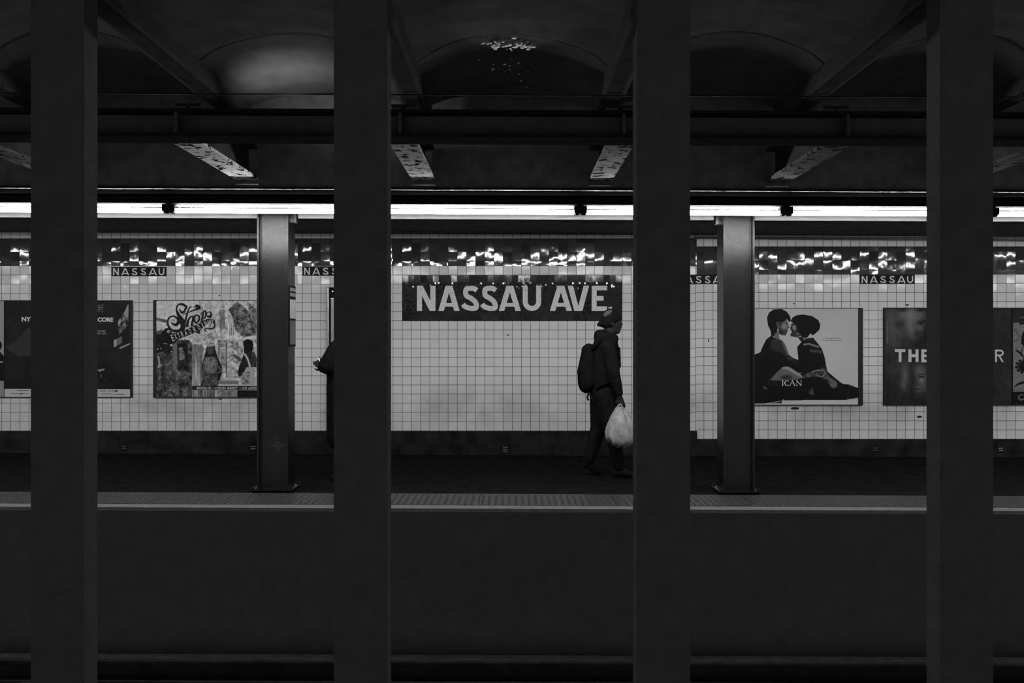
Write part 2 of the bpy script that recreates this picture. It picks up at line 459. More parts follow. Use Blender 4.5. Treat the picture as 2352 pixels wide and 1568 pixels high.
# fascia: white strip between the platform columns, behind the lights
COLX = [wx(626, 8.83), wx(1697.5, 8.83)]
segs = [(XL, COLX[0] - .165), (COLX[0] + .215, COLX[1] - .215), (COLX[1] + .165, XR)]
fl = ['white painted fascia strip ending at the platform column by the shoppers poster', 'long white painted fascia strip between the two platform columns', 'white painted fascia strip beyond the platform column beside the couple poster']
for (a, b), lb in zip(segs, fl):
    e = empty('ceiling_fascia', ((a + b) / 2, 8.96, 2.7), lb, 'fascia', 'fascia strips between the platform columns')
    off = Vector(e.location)
    bm = bmesh.new(); box(bm, a, b, 8.94, 8.99, 2.644, 2.83, True, bev=.012)
    for v in bm.verts: v.co -= off
    obj('fascia_board', bm, M_FASCIA, e)
    bm = bmesh.new(); box(bm, a, b, 8.945, 8.995, 2.636, 2.642, True)
    for v in bm.verts: v.co -= off
    obj('bottom_angle', bm, M_GIRDER, e)

# ------------------------------------------------------------------ COLUMNS
def hcolumn(x, yf, w, d, z0, z1, ft, label, group, mat, name, rec=None):
    """H section, flanges square to the wall, web parallel to it"""
    e = empty(name, (x, yf + d / 2, z0), label, 'column', group)
    H = z1 - z0; bm = bmesh.new()
    box(bm, -w / 2, -w / 2 + ft, -d / 2, d / 2, 0, H, bev=.002); box(bm, w / 2 - ft, w / 2, -d / 2, d / 2, 0, H, bev=.002)
    ym = 0 if rec is None else rec
    box(bm, -w / 2 + ft, w / 2 - ft, ym - .008, ym + .008, 0, H)
    if rec is not None:                     # fillets where the web meets the flanges
        for s in (-1, 1):
            xx = s * (w / 2 - ft)
            box(bm, min(xx, xx - s * .016), max(xx, xx - s * .016), ym - .018, ym - .008, 0, H, bev=.004)
    obj('shaft', bm, mat, e)
    bm = bmesh.new(); box(bm, -w / 2 - .05, w / 2 + .05, -d / 2 - .05, d / 2 + .05, 0, .02, bev=.004)
    for sx in (-1, 1):
        for sy in (-1, 1):
            bmesh.ops.create_cone(bm, cap_ends=True, segments=6, radius1=.016, radius2=.016, depth=.02, matrix=Matrix.Translation((sx * (w / 2 + .028), sy * (d / 2 + .028), .03)))
    obj('base_plate', bm, mat, e)
    return e
SPC = 1.523
nmc = ['dark steel column between the tracks in front of the museum exhibition poster', 'dark steel column between the tracks hiding most of the person with the phone',
       'dark steel column between the tracks beside the person carrying the plastic bag', 'dark steel column between the tracks in front of the dark film poster']
for k in range(4):
    x = (k - 1.5) * SPC
    hcolumn(x, 4.595, .268, .15, -1.27, 3.32 + S(x), .02, nmc[k], 'columns between the tracks', M_STEELPAINT, 'track_column', rec=-.0)
    # the open front of each column is closed by a riveted cover plate
    e = bpy.context.scene.collection.objects[-1]
e_list = [o for o in COL.objects if o.name.startswith('track_column')]
for e in e_list:
    bm = bmesh.new(); box(bm, -.1345, .1345, -.0760, -.06, .02, 3.32 + 1.27, bev=.003)
    obj('cover_plate', bm, M_STEELPAINT, e)
cols = []
for k, lb in enumerate(['steel platform column standing between the shoppers poster and the steel cabinet', 'steel platform column standing at the edge of the couple poster']):
    x = COLX[k]
    c = hcolumn(x, 8.83, .303, .27, 0.0 + S(x), 2.83 + S(x), .020, lb, 'platform columns', M_COLPAINT, 'platform_column', rec=-.085)
    for s in (-1, 1):                       # angle brackets holding the fascia
        bm = bmesh.new(); box(bm, min(s * .152, s * .175), max(s * .152, s * .175), .09, .16, 2.62, 2.83)
        obj('bracket', bm, M_STEEL, c)
    cols.append(c)
# framed notice on the side of the first platform column
nx = COLX[0] + .1515
e = empty('column_notice', (nx, 8.96, 1.42), 'narrow framed notice on the side of the platform column near the steel cabinet', 'sign')
bm = bmesh.new(); box(bm, 0, .012, -.125, .125, -.02, .575, bev=.003); obj('backing_frame', bm, M_BLACK, e)
for z0, z1, g in ((.52, .555, .20), (.47, .505, .22), (.255, .44, .5), (.0, .235, .06)):
    bm = bmesh.new(); box(bm, .012, .014, -.11, .11, z0, z1); obj('paper_sheet', bm, plain('notice_paper_%d' % int(g * 100), g, .25, .5), e)

# ------------------------------------------------------------------ LIGHT FITTINGS
DL = 8.17
def lx(px): return (px - 1176) * DL / F
U = 472 * DL / F
jx = [lx(389) + U * k for k in range(-3, 8)]
HW = 0.058
lbl = ['fluorescent light fitting at the left end of the row over the museum poster', 'fluorescent light fitting over the shoppers poster and the first platform column',
       'fluorescent light fitting above most of the big station name sign', 'fluorescent light fitting above the person with the bag and the second platform column',
       'fluorescent light fitting above the poster of the seated couple', 'fluorescent light fitting at the right end of the row']
lbl = ['first fluorescent light fitting of the row, well outside the picture past the museum poster', 'fluorescent light fitting next past the museum poster, outside the picture'] + lbl + ['fluorescent light fitting next past the film poster, outside the picture', 'last fluorescent light fitting of the row, well outside the picture past the botanical poster']
for i in range(10):
    xa, xb = jx[i], jx[i + 1]; xm = (xa + xb) / 2
    e = empty('fluorescent_light', (xm, DL, 2.606 + S(xm)), lbl[i], 'light', 'fluorescent lights over the platform edge')
    h = (xb - xa) / 2
    def seg(bm):
        for v in bm.verts: v.co.z += SL * v.co.x
        return bm
    bm = bmesh.new(); tube(bm, [(-h + HW, 0, 0), (h - HW, 0, 0)], .0205, 16)
    obj('tube', seg(bm), M_TUBE, e, smooth=False)
    # channel housing with its lit white front behind and above the tube
    bm = bmesh.new(); box(bm, -h + .002, h - .002, .045, .16, .004, .064, bev=.003)
    obj('housing', seg(bm), M_REFL, e)
    bm = bmesh.new(); box(bm, -h, h, -.010, .165, .0655, .068); box(bm, -h, h, .05, .12, .068, .135)
    obj('housing_cover', seg(bm), M_BLACK, e)
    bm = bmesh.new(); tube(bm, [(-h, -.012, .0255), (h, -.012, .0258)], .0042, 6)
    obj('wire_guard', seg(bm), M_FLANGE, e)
    # lamp holder at the end of the fitting, over the joint
    for q in (-1, 1):
        def bx(u0, u1, *rest, **kw):
            xa_, xb_ = sorted((q * (h - u0), q * (h - u1))); box(bm, xa_, xb_, *rest, **kw)
        bm = bmesh.new(); bx(.0005, HW, -.035, .044, -.010, .052, bev=.006)
        bx(.012, HW - .012, -.03, .03, -.023, .0, bev=.004); bx(.0005, .026, -.03, .044, .04, .064, bev=.004)
        obj('lamp_holder', seg(bm), M_BLACK, e)

# ------------------------------------------------------------------ STATION NAME SIGNS
def crom(pts, n=6):
    P = [Vector(p) for p in pts]; P = [P[0] * 2 - P[1]] + P + [P[-1] * 2 - P[-2]]; out = []
    for i in range(1, len(P) - 2):
        for k in range(n):
            t = k / n; a, b, c, d = P[i - 1], P[i], P[i + 1], P[i + 2]
            out.append(0.5 * ((2 * b) + (c - a) * t + (2 * a - 5 * b + 4 * c - d) * t * t + (3 * b - a - 3 * c + d) * t ** 3))
    out.append(P[-2]); return out
def sweep(pts, t):
    P = [Vector(p) for p in pts]; res = []; s = 0; prev = None
    for i, p in enumerate(P):
        d = (P[min(i + 1, len(P) - 1)] - P[max(i - 1, 0)]).normalized(); n = Vector((-d.y, d.x))
        if i: s += (p - P[i - 1]).length
        cur = (p + n * t / 2, p - n * t / 2, s)
        if prev: res.append(([prev[0], cur[0], cur[1], prev[1]], [(prev[2], t), (cur[2], t), (cur[2], 0), (prev[2], 0)]))
        prev = cur
    return res
def par(a, b, w):
    """slanted stem with level ends: a bottom left, b top left, w level width"""
    a, b = Vector(a), Vector(b); L = (b - a).length; c = w * abs(b.y - a.y) / L
    return [([a, a + Vector((w, 0)), b + Vector((w, 0)), b], [(0, 0), (0, c), (L, c), (L, 0)])]
def rect(x0, y0, x1, y1): return [([Vector((x0, y0)), Vector((x1, y0)), Vector((x1, y1)), Vector((x0, y1))], [(x0, y0), (x1, y0), (x1, y1), (x0, y1)])]
def glyph(ch, w, t, serif=0.0):
    if ch == 'N': return rect(0, 0, t, 1) + rect(w - t, 0, w, 1) + par((w - t * 1.15, 0), (0.0, 1), t * 1.15)
    if ch == 'A':
        lw = t * 1.08; ap = lw * .62
        g = par((0, 0), (w / 2 - ap, 1), lw) + par((w - lw, 0), (w / 2 + ap - lw, 1), lw)
        b0 = .17 if t > .15 else .27; b1 = b0 + t * .72
        xa = lambda y: lw * .9 + (w / 2 - ap) * y
        return g + [([Vector((xa(b0), b0)), Vector((w - xa(b0), b0)), Vector((w - xa(b1), b1)), Vector((xa(b1), b1))], [(0, 0), (w / 2, 0), (w / 2, t), (0, t)])]
    if ch == 'S':
        h = t / 2
        return sweep(crom([(w * .93 - h * .3, .915 - h), (w * .72, .985 - h), (w * .50, 1 - h), (w * .28, .955 - h * .9), (w * .08 + h, .74), (w * .24 + h * .3, .60), (w * .52, .51),
                           (w * .82 - h * .5, .39), (w - h, .255), (w * .86 - h * .2, .09 + h * .4), (w * .60, h * 1.0), (w * .36, .03 + h), (w * .17, .10 + h * .9), (w * .02 + h * .4, .20 + h * .7)], 5), t)
    if ch == 'U':
        s = serif; x0, x1 = s + t / 2, w - s - t / 2; r = (x1 - x0) / 2
        pts = [(x0, 1)] + [(x0, r + t / 2)] + [(x0 + r - r * math.cos(a), r + t / 2 - r * math.sin(a)) for a in np.linspace(0.15, PI - .15, 14)] + [(x1, r + t / 2), (x1, 1)]
        g = sweep(pts, t)
        if s: g += rect(0, .95, s + .01, 1) + rect(w - s - .01, .95, w, 1)
        return g
    if ch == 'V': lw = t * 1.08; return par((w / 2 - lw * .75, 0), (0, 1), lw) + par((w / 2 - lw * .25, 0), (w - lw, 1), lw)
    if ch == 'E': return rect(0, 0, t, 1) + rect(t, 0, w, t * .92) + rect(t, 1 - t * .92, w, 1) + rect(t, .5 - t * .45, w * .78, .5 + t * .45)
    if ch == '.': return rect(0, 0, w, w * 1.1)
    if ch == 'T': return rect(0, 1 - t, w, 1) + rect(w / 2 - t / 2, 0, w / 2 + t / 2, 1 - t)
    if ch == 'H': return rect(0, 0, t, 1) + rect(w - t, 0, w, 1) + rect(t, .5 - t / 2, w - t, .5 + t / 2)
    if ch == 'I': return rect(0, 0, w, 1)
    if ch == 'C': return sweep([(w / 2 + (w / 2 - t / 2) * math.cos(a) * 1.0, .5 + (.5 - t / 2) * math.sin(a)) for a in np.linspace(.7, 2 * PI - .7, 18)], t)
    if ch == 'R':
        r = .27; bowl = [(t, 1 - t / 2), (w * .5, 1 - t / 2)] + [(w * .55 + (w * .45 - t / 2) * math.cos(a), 1 - r + (r - t / 2) * math.sin(a)) for a in np.linspace(PI / 2, -PI / 2, 9)] + [(t, 1 - 2 * r + t / 2)]
        return rect(0, 0, t, 1) + sweep(bowl, t) + par((w - t * 1.1, 0), (w * .38, .47), t * 1.1)
    return []
def letters_mesh(items, org, D, yoff, pitch_px, step=.0004):
    """items: (char, x0, x1, ytop, ybot, stroke) in wall reference pixels"""
    bm = bmesh.new(); uvl = bm.loops.layers.uv.new('UVMap'); k = 0
    for ch, x0, x1, yt, yb, t, ser in items:
        h = yb - yt
        for i, (pts, uvs) in enumerate(glyph(ch, (x1 - x0) / h, t / h, ser / h)):
            k += 1
            yo = yoff - step * (i % 9)
            P = [Vector((wx(x0 + p.x * h, D), D + yo, wz(yb - p.y * h, D))) - org for p in pts]
            uv = [(a * h / pitch_px + 50 + 0 * k, b * h / pitch_px + 50) for a, b in uvs]
            e1, e2 = P[1] - P[0], P[2] - P[1]
            if e1.cross(e2).y > 0: P = P[::-1]; uv = uv[::-1]
            quad_uv(bm, uvl, P, uv)
    return bm
org = Vector((wx(1176.5, DW), DW, wz(737, DW)))
sign = empty('station_name_sign', org, 'large black mosaic sign reading NASSAU AVE. in white letters on the tiled wall', 'sign')
def panel(rows, mat, name, yo, par_, org, uvp=21.04, xa=924, xb=1429):
    bm = bmesh.new(); uvl = bm.loops.layers.uv.new('UVMap')
    for (y0, y1, n) in rows:
        P = [(xa, y1), (xb, y1), (xb, y0), (xa, y0)]
        quad_uv(bm, uvl, [Vector((wx(p, DW), DW + yo, wz(q, DW))) - org for p, q in P],
                [((p - xa) / uvp + 10, 20 + y0 * .37 // 1 + (0 if q == y1 else n)) for p, q in P])
    return obj(name, bm, mat, par_)
bm = bmesh.new(); box(bm, wx(924, DW), wx(1429, DW), DW - .004, DW + .001, wz(737, DW), wz(632, DW))
for v in bm.verts: v.co -= org
obj('sign_backing', bm, M_BLACKSIGN, sign)
panel([(632, 648.5, 1), (721.5, 737, 1)], M_EDGE, 'border_tiles', -.0055, sign, org, uvp=14.0)
panel([(648.5, 721.5, 19)], M_FIELD, 'mosaic_field', -.0055, sign, org, uvp=3.9)
t = 11.6
W1 = [('N', 957.8, 1000.4), ('A', 1006.8, 1056), ('S', 1060.5, 1100), ('S', 1104.5, 1143.3), ('A', 1145.5, 1196.5), ('U', 1197.6, 1246), ('A', 1262.7, 1313.7), ('V', 1303.5, 1353), ('E', 1358.8, 1394.3), ('.', 1397.4, 1406)]
for ch, a, b in W1:
    it = (ch, a, b, 656, 714, t, 3 if ch == 'U' else 0)
    if ch == '.': it = (ch, a, b, 656, 714, t, 0)
    bm = letters_mesh([it], org, DW, -.0075, 2.75)
    obj('mosaic_letter', bm, M_LETTER, sign)
# fix the full stop size: glyph '.' is as wide as given, square
def plaque(x0, yt, yb, lab, tail):
    org = Vector((wx(x0 + 63, DW), DW, wz(yb, DW)))
    e = empty('name_plaque', org, lab, 'sign', None)
    bm = bmesh.new(); box(bm, wx(x0, DW), wx(x0 + 126.2, DW), DW - .005, DW + .001, wz(yb, DW), wz(yt, DW))
    for v in bm.verts: v.co -= org
    obj('plaque_tiles', bm, M_PLQ, e)
    h = yb - yt; a, b = yt + 3.2, yb - 2.2
    L = [('N', 4, 17.5), ('A', 23, 41), ('S', 46.5, 60), ('S', 67.5, 80), ('A', 86, 105), ('U', 108.5, 122)]
    for c, p, q in L:
        obj('letter', letters_mesh([(c, x0 + p, x0 + q, a, b, 2.9, 0)], org, DW, -.007, 30), M_WHITESIGN, e)
M_PLQ = plain('plaque_glaze', 0.018, 0.5, 0.05, vary=.4)
plaque(256.2, 612.5, 634.0, 'small black NASSAU name tiles above the museum and shoppers posters', '')
plaque(694.7, 611.5, 633.0, 'small black NASSAU name tiles above the steel cabinet, half hidden by a column', '')
plaque(1551.0, 630.5, 652.5, 'small black NASSAU name tiles beside the big sign, cut off by a platform column', '')
plaque(1974.5, 630.5, 652.0, 'small black NASSAU name tiles above the gap between couple and film posters', '')

# ------------------------------------------------------------------ POSTERS
def lin(g):
    g = np.asarray(g, float) / 255; return np.where(g <= .04045, g / 12.92, ((g + .055) / 1.055) ** 2.4)
PK = 2.15
class Canvas:
    def __init__(s, x0, y0, x1, y1, g, K=1.6):
        s.x0, s.y0, s.x1, s.y1 = x0, y0, x1, y1
        s.nx, s.ny = int((x1 - x0) * K), int((y1 - y0) * K)
        gx = x0 + (np.arange(s.nx) + .5) * (x1 - x0) / s.nx; gy = y0 + (np.arange(s.ny) + .5) * (y1 - y0) / s.ny
        s.X, s.Y = np.meshgrid(gx, gy); s.A = np.full(s.X.shape, float(g)); s.K = K
        s.zo = None
    def zoom(s, ox, oy, sc): s.zo = (ox, oy, sc); return s
    def c(s, p): return (s.zo[0] + p[0] / s.zo[2], s.zo[1] + p[1] / s.zo[2]) if s.zo else p
    def blur(s, M, n):
        for _ in range(n):
            P = np.pad(M, 1, mode='edge'); M = (P[1:-1, 1:-1] * 2 + P[:-2, 1:-1] + P[2:, 1:-1] + P[1:-1, :-2] + P[1:-1, 2:]) / 6
        return M
    def put(s, M, g, op=1.0, tex=None):
        v = g if tex is None else g + tex
        s.A = s.A * (1 - M * op) + v * M * op
    def poly(s, pts, g, op=1.0, blur=0, tex=None, smooth=False):
        if smooth: pts = [tuple(p) for p in crom([tuple(q) for q in pts] + [pts[0]], 5)]
        pts = [s.c(p) for p in pts]; M = np.zeros(s.X.shape, bool); n = len(pts)
        for i in range(n):
            (xa, ya), (xb, yb) = pts[i], pts[(i + 1) % n]
            if ya == yb: continue
            M ^= ((ya > s.Y) != (yb > s.Y)) & (s.X < (xb - xa) * (s.Y - ya) / (yb - ya) + xa)
        M = M.astype(float); M = s.blur(M, blur) if blur else M
        s.put(M, g, op, tex); return M
    def ell(s, cx, cy, rx, ry, g, op=1.0, soft=0.1, rot=0):
        cx, cy = s.c((cx, cy)); q = s.zo[2] if s.zo else 1; rx /= q; ry /= q
        dx, dy = s.X - cx, s.Y - cy; c, d = math.cos(rot), math.sin(rot)
        r = np.sqrt(((dx * c + dy * d) / rx) ** 2 + ((-dx * d + dy * c) / ry) ** 2)
        s.put(np.clip((1 - r) / max(soft, .01) + .5, 0, 1) if soft < .9 else np.exp(-r * r * 1.2), g, op)
    def line(s, pts, w, g, op=1.0, smooth=True):
        """w: width or (w0, w1, w0) profile in zoom units"""
        if smooth and len(pts) > 2: pts = [tuple(p) for p in crom(pts, 8)]
        q = s.zo[2] if s.zo else 1; n = len(pts); M = np.zeros(s.X.shape)
        W = np.interp(np.linspace(0, 1, n), np.linspace(0, 1, len(w)), w) if hasattr(w, '__len__') else [w] * n
        P = [s.c(p) for p in pts]
        for i in range(n - 1):
            (xa, ya), (xb, yb) = P[i], P[i + 1]; L2 = (xb - xa) ** 2 + (yb - ya) ** 2 + 1e-9
            t = np.clip(((s.X - xa) * (xb - xa) + (s.Y - ya) * (yb - ya)) / L2, 0, 1)
            d = np.hypot(s.X - xa - t * (xb - xa), s.Y - ya - t * (yb - ya)); r = (W[i] * (1 - t) + W[i + 1] * t) / 2 / q
            M = np.maximum(M, np.clip((r - d) * s.K + .5, 0, 1))
        s.put(M, g, op)
    def noise(s, sx, sy, amp, oct=3):
        out = np.zeros(s.X.shape)
        for o in range(oct):
            fx, fy = sx / 2 ** o, sy / 2 ** o
            nx, ny = int((s.x1 - s.x0) / fx) + 3, int((s.y1 - s.y0) / fy) + 3
            g = RNG.uniform(-1, 1, (ny, nx)); u = (s.X - s.x0) / fx; v = (s.Y - s.y0) / fy
            iu, iv = u.astype(int), v.astype(int); a, b = u - iu, v - iv
            out += (g[iv, iu] * (1 - a) * (1 - b) + g[iv, iu + 1] * a * (1 - b) + g[iv + 1, iu] * (1 - a) * b + g[iv + 1, iu + 1] * a * b) / 1.6 ** o
        return out * amp
    def mesh(s, org, yo):
        xs = (np.linspace(s.x0, s.x1, s.nx) - 1176) * PT - org.x; zs = EYE - (np.linspace(s.y0, s.y1, s.ny) - 784) * PT - org.z
        gx, gz = np.meshgrid(xs, zs); co = np.stack([gx, np.full(gx.shape, yo), gz], -1).reshape(-1, 3)
        idx = np.arange(s.nx * s.ny).reshape(s.ny, s.nx)
        f = np.stack([idx[1:, :-1], idx[1:, 1:], idx[:-1, 1:], idx[:-1, :-1]], -1).reshape(-1, 4)
        me = bpy.data.meshes.new('print'); me.vertices.add(len(co)); me.vertices.foreach_set('co', co.astype(np.float32).ravel())
        me.loops.add(f.size); me.loops.foreach_set('vertex_index', f.astype(np.int32).ravel())
        me.polygons.add(len(f)); me.polygons.foreach_set('loop_start', np.arange(0, f.size, 4, dtype=np.int32))
        me.update(calc_edges=True)
        g = np.clip(lin(np.clip(s.A, 20, 255)) * PK - 0.013, 0.009, .85).reshape(-1)
        ca = me.color_attributes.new('print', 'FLOAT_COLOR', 'POINT')
        ca.data.foreach_set('color', np.stack([g, g, g, np.ones_like(g)], -1).astype(np.float32).ravel())
        return me
def text(s, px0, px1, py0, py1, mat, par_, org, yo=-.031, bold=0.0, shear=0.0, name='lettering', rot=0.0):
    cu = bpy.data.curves.new('t', 'FONT'); cu.body = s; cu.offset = bold; cu.shear = shear
    o = bpy.data.objects.new('t', cu); COL.objects.link(o)
    dg = bpy.context.evaluated_depsgraph_get(); me = bpy.data.meshes.new_from_object(o.evaluated_get(dg))
    bpy.data.objects.remove(o)
    c = np.array([v.co[:] for v in me.vertices]); lo, hi = c.min(0), c.max(0)
    X0, X1, Z0, Z1 = wx(px0, DW), wx(px1, DW), wz(py1, DW), wz(py0, DW)
    cx, cz = (X0 + X1) / 2, (Z0 + Z1) / 2
    for v in me.vertices:
        x = X0 + (v.co.x - lo[0]) / (hi[0] - lo[0]) * (X1 - X0); z = Z0 + (v.co.y - lo[1]) / (hi[1] - lo[1]) * (Z1 - Z0)
        dx, dz = x - cx, z - cz
        v.co = (cx + dx * math.cos(rot) - dz * math.sin(rot) - org.x, yo, cz + dx * math.sin(rot) + dz * math.cos(rot) - org.z)
    o = obj(name, me, mat, par_); return o
def poster(x0, y0, x1, y1, cv, label, group, sides=(3, 3), lip=1.5):
    """frame outer box x0..x1, y0..y1 ; the print fills cv's rectangle"""
    org = Vector((wx((x0 + x1) / 2, DW), DW, wz(y1, DW)))
    e = empty('advertising_poster', org, label, 'poster', group)
    bm = bmesh.new(); X0, X1, Z0, Z1 = wx(x0, DW), wx(x1, DW), wz(y1, DW), wz(y0, DW)
    l, r = sides
    box(bm, X0, X0 + l * PT, DW - .034, DW, Z0, Z1, bev=.002); box(bm, X1 - r * PT, X1, DW - .034, DW, Z0, Z1, bev=.002)
    box(bm, X0, X1, DW - .034, DW, Z1 - lip * PT, Z1, bev=.002); box(bm, X0, X1, DW - .034, DW, Z0, Z0 + lip * PT, bev=.002)
    box(bm, X0, X1, DW - .02, DW, Z0, Z1)
    for v in bm.verts: v.co -= org
    obj('frame', bm, M_FRAME, e)
    obj('print', cv.mesh(org, -.029), M_PRINT, e)
    return e, org
G1 = 'advertising posters along the tiled wall'
def gm(name, g): return plain('ink_%d' % g, float(lin(g)) * PK, .5, .2, vary=.02)

# --- far left sliver: pale poster with a dark figure
cv = Canvas(-250, 691, 12, 911, 112)
cv.put(np.clip((cv.Y - 691) / 220, 0, 1), 90, .5)
cv.ell(-6, 793, 13, 13, 22); cv.poly([(-60, 911), (-52, 830), (-20, 810), (3, 808), (12, 818), (12, 874), (-2, 874), (-4, 911)], 24)
cv.line([(-8, 832), (8, 831)], 3, 120); cv.noise(10, 10, 1)
poster(-252, 689.5, 12.5, 912, cv, 'pale poster with a dark figure next to the museum poster', G1, (2, .5))
# --- museum poster
cv = Canvas(13, 691, 302, 911, 31)
cv.A += cv.noise(26, 26, 3.0)
cv.zoom(0, 680, 6.534)
cv.poly([(90, 760), (230, 700), (440, 470), (640, 420), (640, 900), (300, 900), (180, 830)], 44, .8, 6)
cv.poly([(1935, 118), (1942, 118), (1942, 440), (1880, 500), (1800, 580), (1785, 440), (1785, 380), (1870, 240)], 62, 1, 1, tex=cv.noise(4, 5, 45))
cv.poly([(1938, 118), (1942, 130), (1942, 310), (1900, 320), (1870, 260)], 112)
cv.poly([(1785, 385), (1820, 340), (1822, 410), (1788, 432)], 120)
cv.poly([(1718, 665), (1760, 645), (1762, 745), (1720, 768)], 118); cv.poly([(1760, 645), (1842, 600), (1842, 700), (1762, 745)], 78)
cv.poly([(1803, 770), (1972, 698), (1974, 718), (1812, 792)], 112)
cv.poly([(1462, 1104), (1580, 1082), (1582, 1108), (1530, 1120), (1515, 1142), (1500, 1120), (1466, 1116)], 100)
cv.line([(1530, 1170), (1540, 1220)], 14, 70); cv.line([(1450, 1292), (1480, 1280)], 9, 90); cv.line([(1590, 1262), (1612, 1256)], 8, 75)
cv.poly([(85, 1387), (1970, 1390), (1970, 1514), (85, 1510)], 136)
for a, b, y in ((285, 446, 1411), (180, 446, 1460), (1450, 1490, 1418), (1520, 1610, 1418), (1635, 1720, 1418), (1450, 1502, 1464), (1535, 1715, 1464), (1740, 1880, 1468)):
    for q in np.arange(a, b, 14): cv.line([(q, y), (min(q + 10, b), y)], 9, 50, .8, False)
cv.line([(1738, 1418), (1772, 1418)], 20, 28, 1, False); cv.line([(320, 1460), (352, 1460)], 16, 40, 1, False)
for a, b, y, w, g in ((350, 446, 404, 6, 60), (1455, 1712, 408, 6, 60)):
    for q in np.arange(a, b, 13): cv.line([(q, y), (q + 6, y)], w * .8, g, .9, False)
e, org = poster(12.5, 689.5, 305, 912, cv, 'dark museum poster reading NY at the core with a white strip along its bottom', G1, (.5, 4))
text('NY', 52.6, 74.0, 727.5, 738, gm('', 150), e, org, bold=.04)
text('CORE', 226.8, 262.5, 728.8, 739, gm('', 150), e, org, bold=.045)
text('CITY', 225.0, 239.5, 705, 712.5, gm('', 122), e, org)
text('MUSEUM', 221.8, 239.8, 699.2, 703.2, gm('', 90), e, org)
text('OF NEW YORK', 221.8, 239.4, 713.9, 716.2, gm('', 84), e, org)
text('EXHIBITION OPENS', 216.0, 245.0, 758.4, 762.4, gm('', 112), e, org, bold=.015)
text('NOVEMBER 18, 2016', 212.5, 247.0, 763.8, 768.0, gm('', 112), e, org, bold=.015)

# --- shoppers poster
cv = Canvas(361.3, 690.5, 652, 911, 146)
T = cv.noise
cv.A += T(5, 5, 26, 3); cv.A += T(7, 60, 14, 2)
cv.zoom(340, 660, 5.808)
cv.poly([(120, 175), (700, 175), (640, 420), (250, 430), (120, 560)], 158, .85, 3)               # pale sky
for x in (190, 215, 235): cv.line([(x, 190), (x, 420)], 3, 110, .6)
cv.poly([(125, 405), (260, 430), (270, 480), (125, 440)], 68, 1, 2)
M = cv.poly([(120, 590), (200, 560), (300, 700), (560, 700), (600, 760), (600, 1465), (120, 1465)], 58, 1, 4, tex=T(8, 8, 26) )
cv.poly([(120, 620), (330, 640), (350, 740), (200, 860), (120, 880)], 26, 1, 2)
for k in range(9): cv.line([(620 + k * 38, 250 + (k % 3) * 60), (610 + k * 38, 640)], 14 + 6 * (k % 2), 95 + 30 * (k % 3), .5)
cv.poly([(1200, 190), (1340, 310), (1400, 440), (1440, 640), (1270, 660), (1170, 560), (1140, 400), (1080, 300)], 60, .85, 3, tex=T(5, 6, 40))
cv.poly([(1330, 190), (1455, 300), (1455, 640), (1400, 600)], 52, .6, 3, tex=T(6, 4, 30))
cv.poly([(960, 300), (1030, 300), (1040, 560), (960, 560)], 70, .7, 3, tex=T(4, 9, 26))
for k in range(6): cv.poly([(1090 + k * 12, 420), (1096 + k * 12, 420), (1090 + k * 12, 640), (1080 + k * 12, 640)], 60 if k % 2 else 165, .8)
cv.A += T(2.4, 2.4, 20, 2)
# flower garland and stall frames
cv.poly([(620, 640), (940, 600), (950, 700), (620, 720)], 120, .6, 3, tex=T(4, 4, 50))
cv.poly([(395, 745), (545, 745), (540, 1105), (410, 1090)], 34, 1, 2, tex=T(6, 6, 16)); cv.poly([(425, 800), (470, 800), (500, 900), (500, 960), (430, 970)], 95, .9, 3, tex=T(4, 4, 40))
cv.poly([(340, 750), (400, 750), (400, 1120), (340, 1110)], 84, .9, 2)
cv.poly([(600, 760), (740, 760), (750, 1460), (600, 1460)], 92, .8, 2, tex=T(3, 40, 55, 2))
cv.ell(706, 825, 54, 66, 110, .95, .2); cv.ell(706, 825, 42, 52, 70, .6, .3)
cv.poly([(930, 700), (1060, 700), (1060, 1230), (930, 1240)], 115, .7, 2, tex=T(5, 7, 55))
for x in (955, 1052): cv.line([(x, 700), (x, 1200)], 9, 38)
for y in (830, 940, 1020, 1130): cv.line([(955, y), (1052, y)], 8, 48)
cv.poly([(1060, 690), (1290, 690), (1250, 1230), (1060, 1230)], 112, .7, 3, tex=T(5, 5, 60))
# woman in the middle
cv.poly([(845, 745), (890, 752), (915, 850), (950, 960), (1000, 1080), (960, 1250), (930, 1330), (730, 1330), (740, 1200), (725, 1060), (760, 920), (785, 830), (800, 760)], 30, 1, 1, smooth=True)
cv.ell(842, 828, 42, 66, 58, 1, .3); cv.poly([(790, 755), (890, 748), (893, 782), (788, 790)], 122); cv.ell(828, 815, 8, 5, 24); cv.ell(862, 815, 8, 5, 24); cv.ell(843, 862, 14, 5, 36)
cv.poly([(770, 930), (900, 925), (940, 1010), (910, 1130), (780, 1140), (745, 1020)], 74, 1, 2, tex=T(3, 3, 26), smooth=True)
for k in range(5): cv.line([(780 + k * 6, 950 + k * 18), (843, 990 + k * 22), (905 - k * 5, 950 + k * 18)], 7, 112, .8)
cv.line([(760, 1050), (740, 1180)], 34, 64); cv.line([(935, 1040), (985, 1110), (900, 1150)], (30, 26, 18), 62)
cv.poly([(760, 1140), (930, 1140), (950, 1310), (740, 1310)], 50, 1, 2, tex=T(4, 4, 20))
for k in range(5): cv.line([(770, 1170 + k * 24), (850, 1200 + k * 26), (930, 1165 + k * 24)], 6, 92, .8)
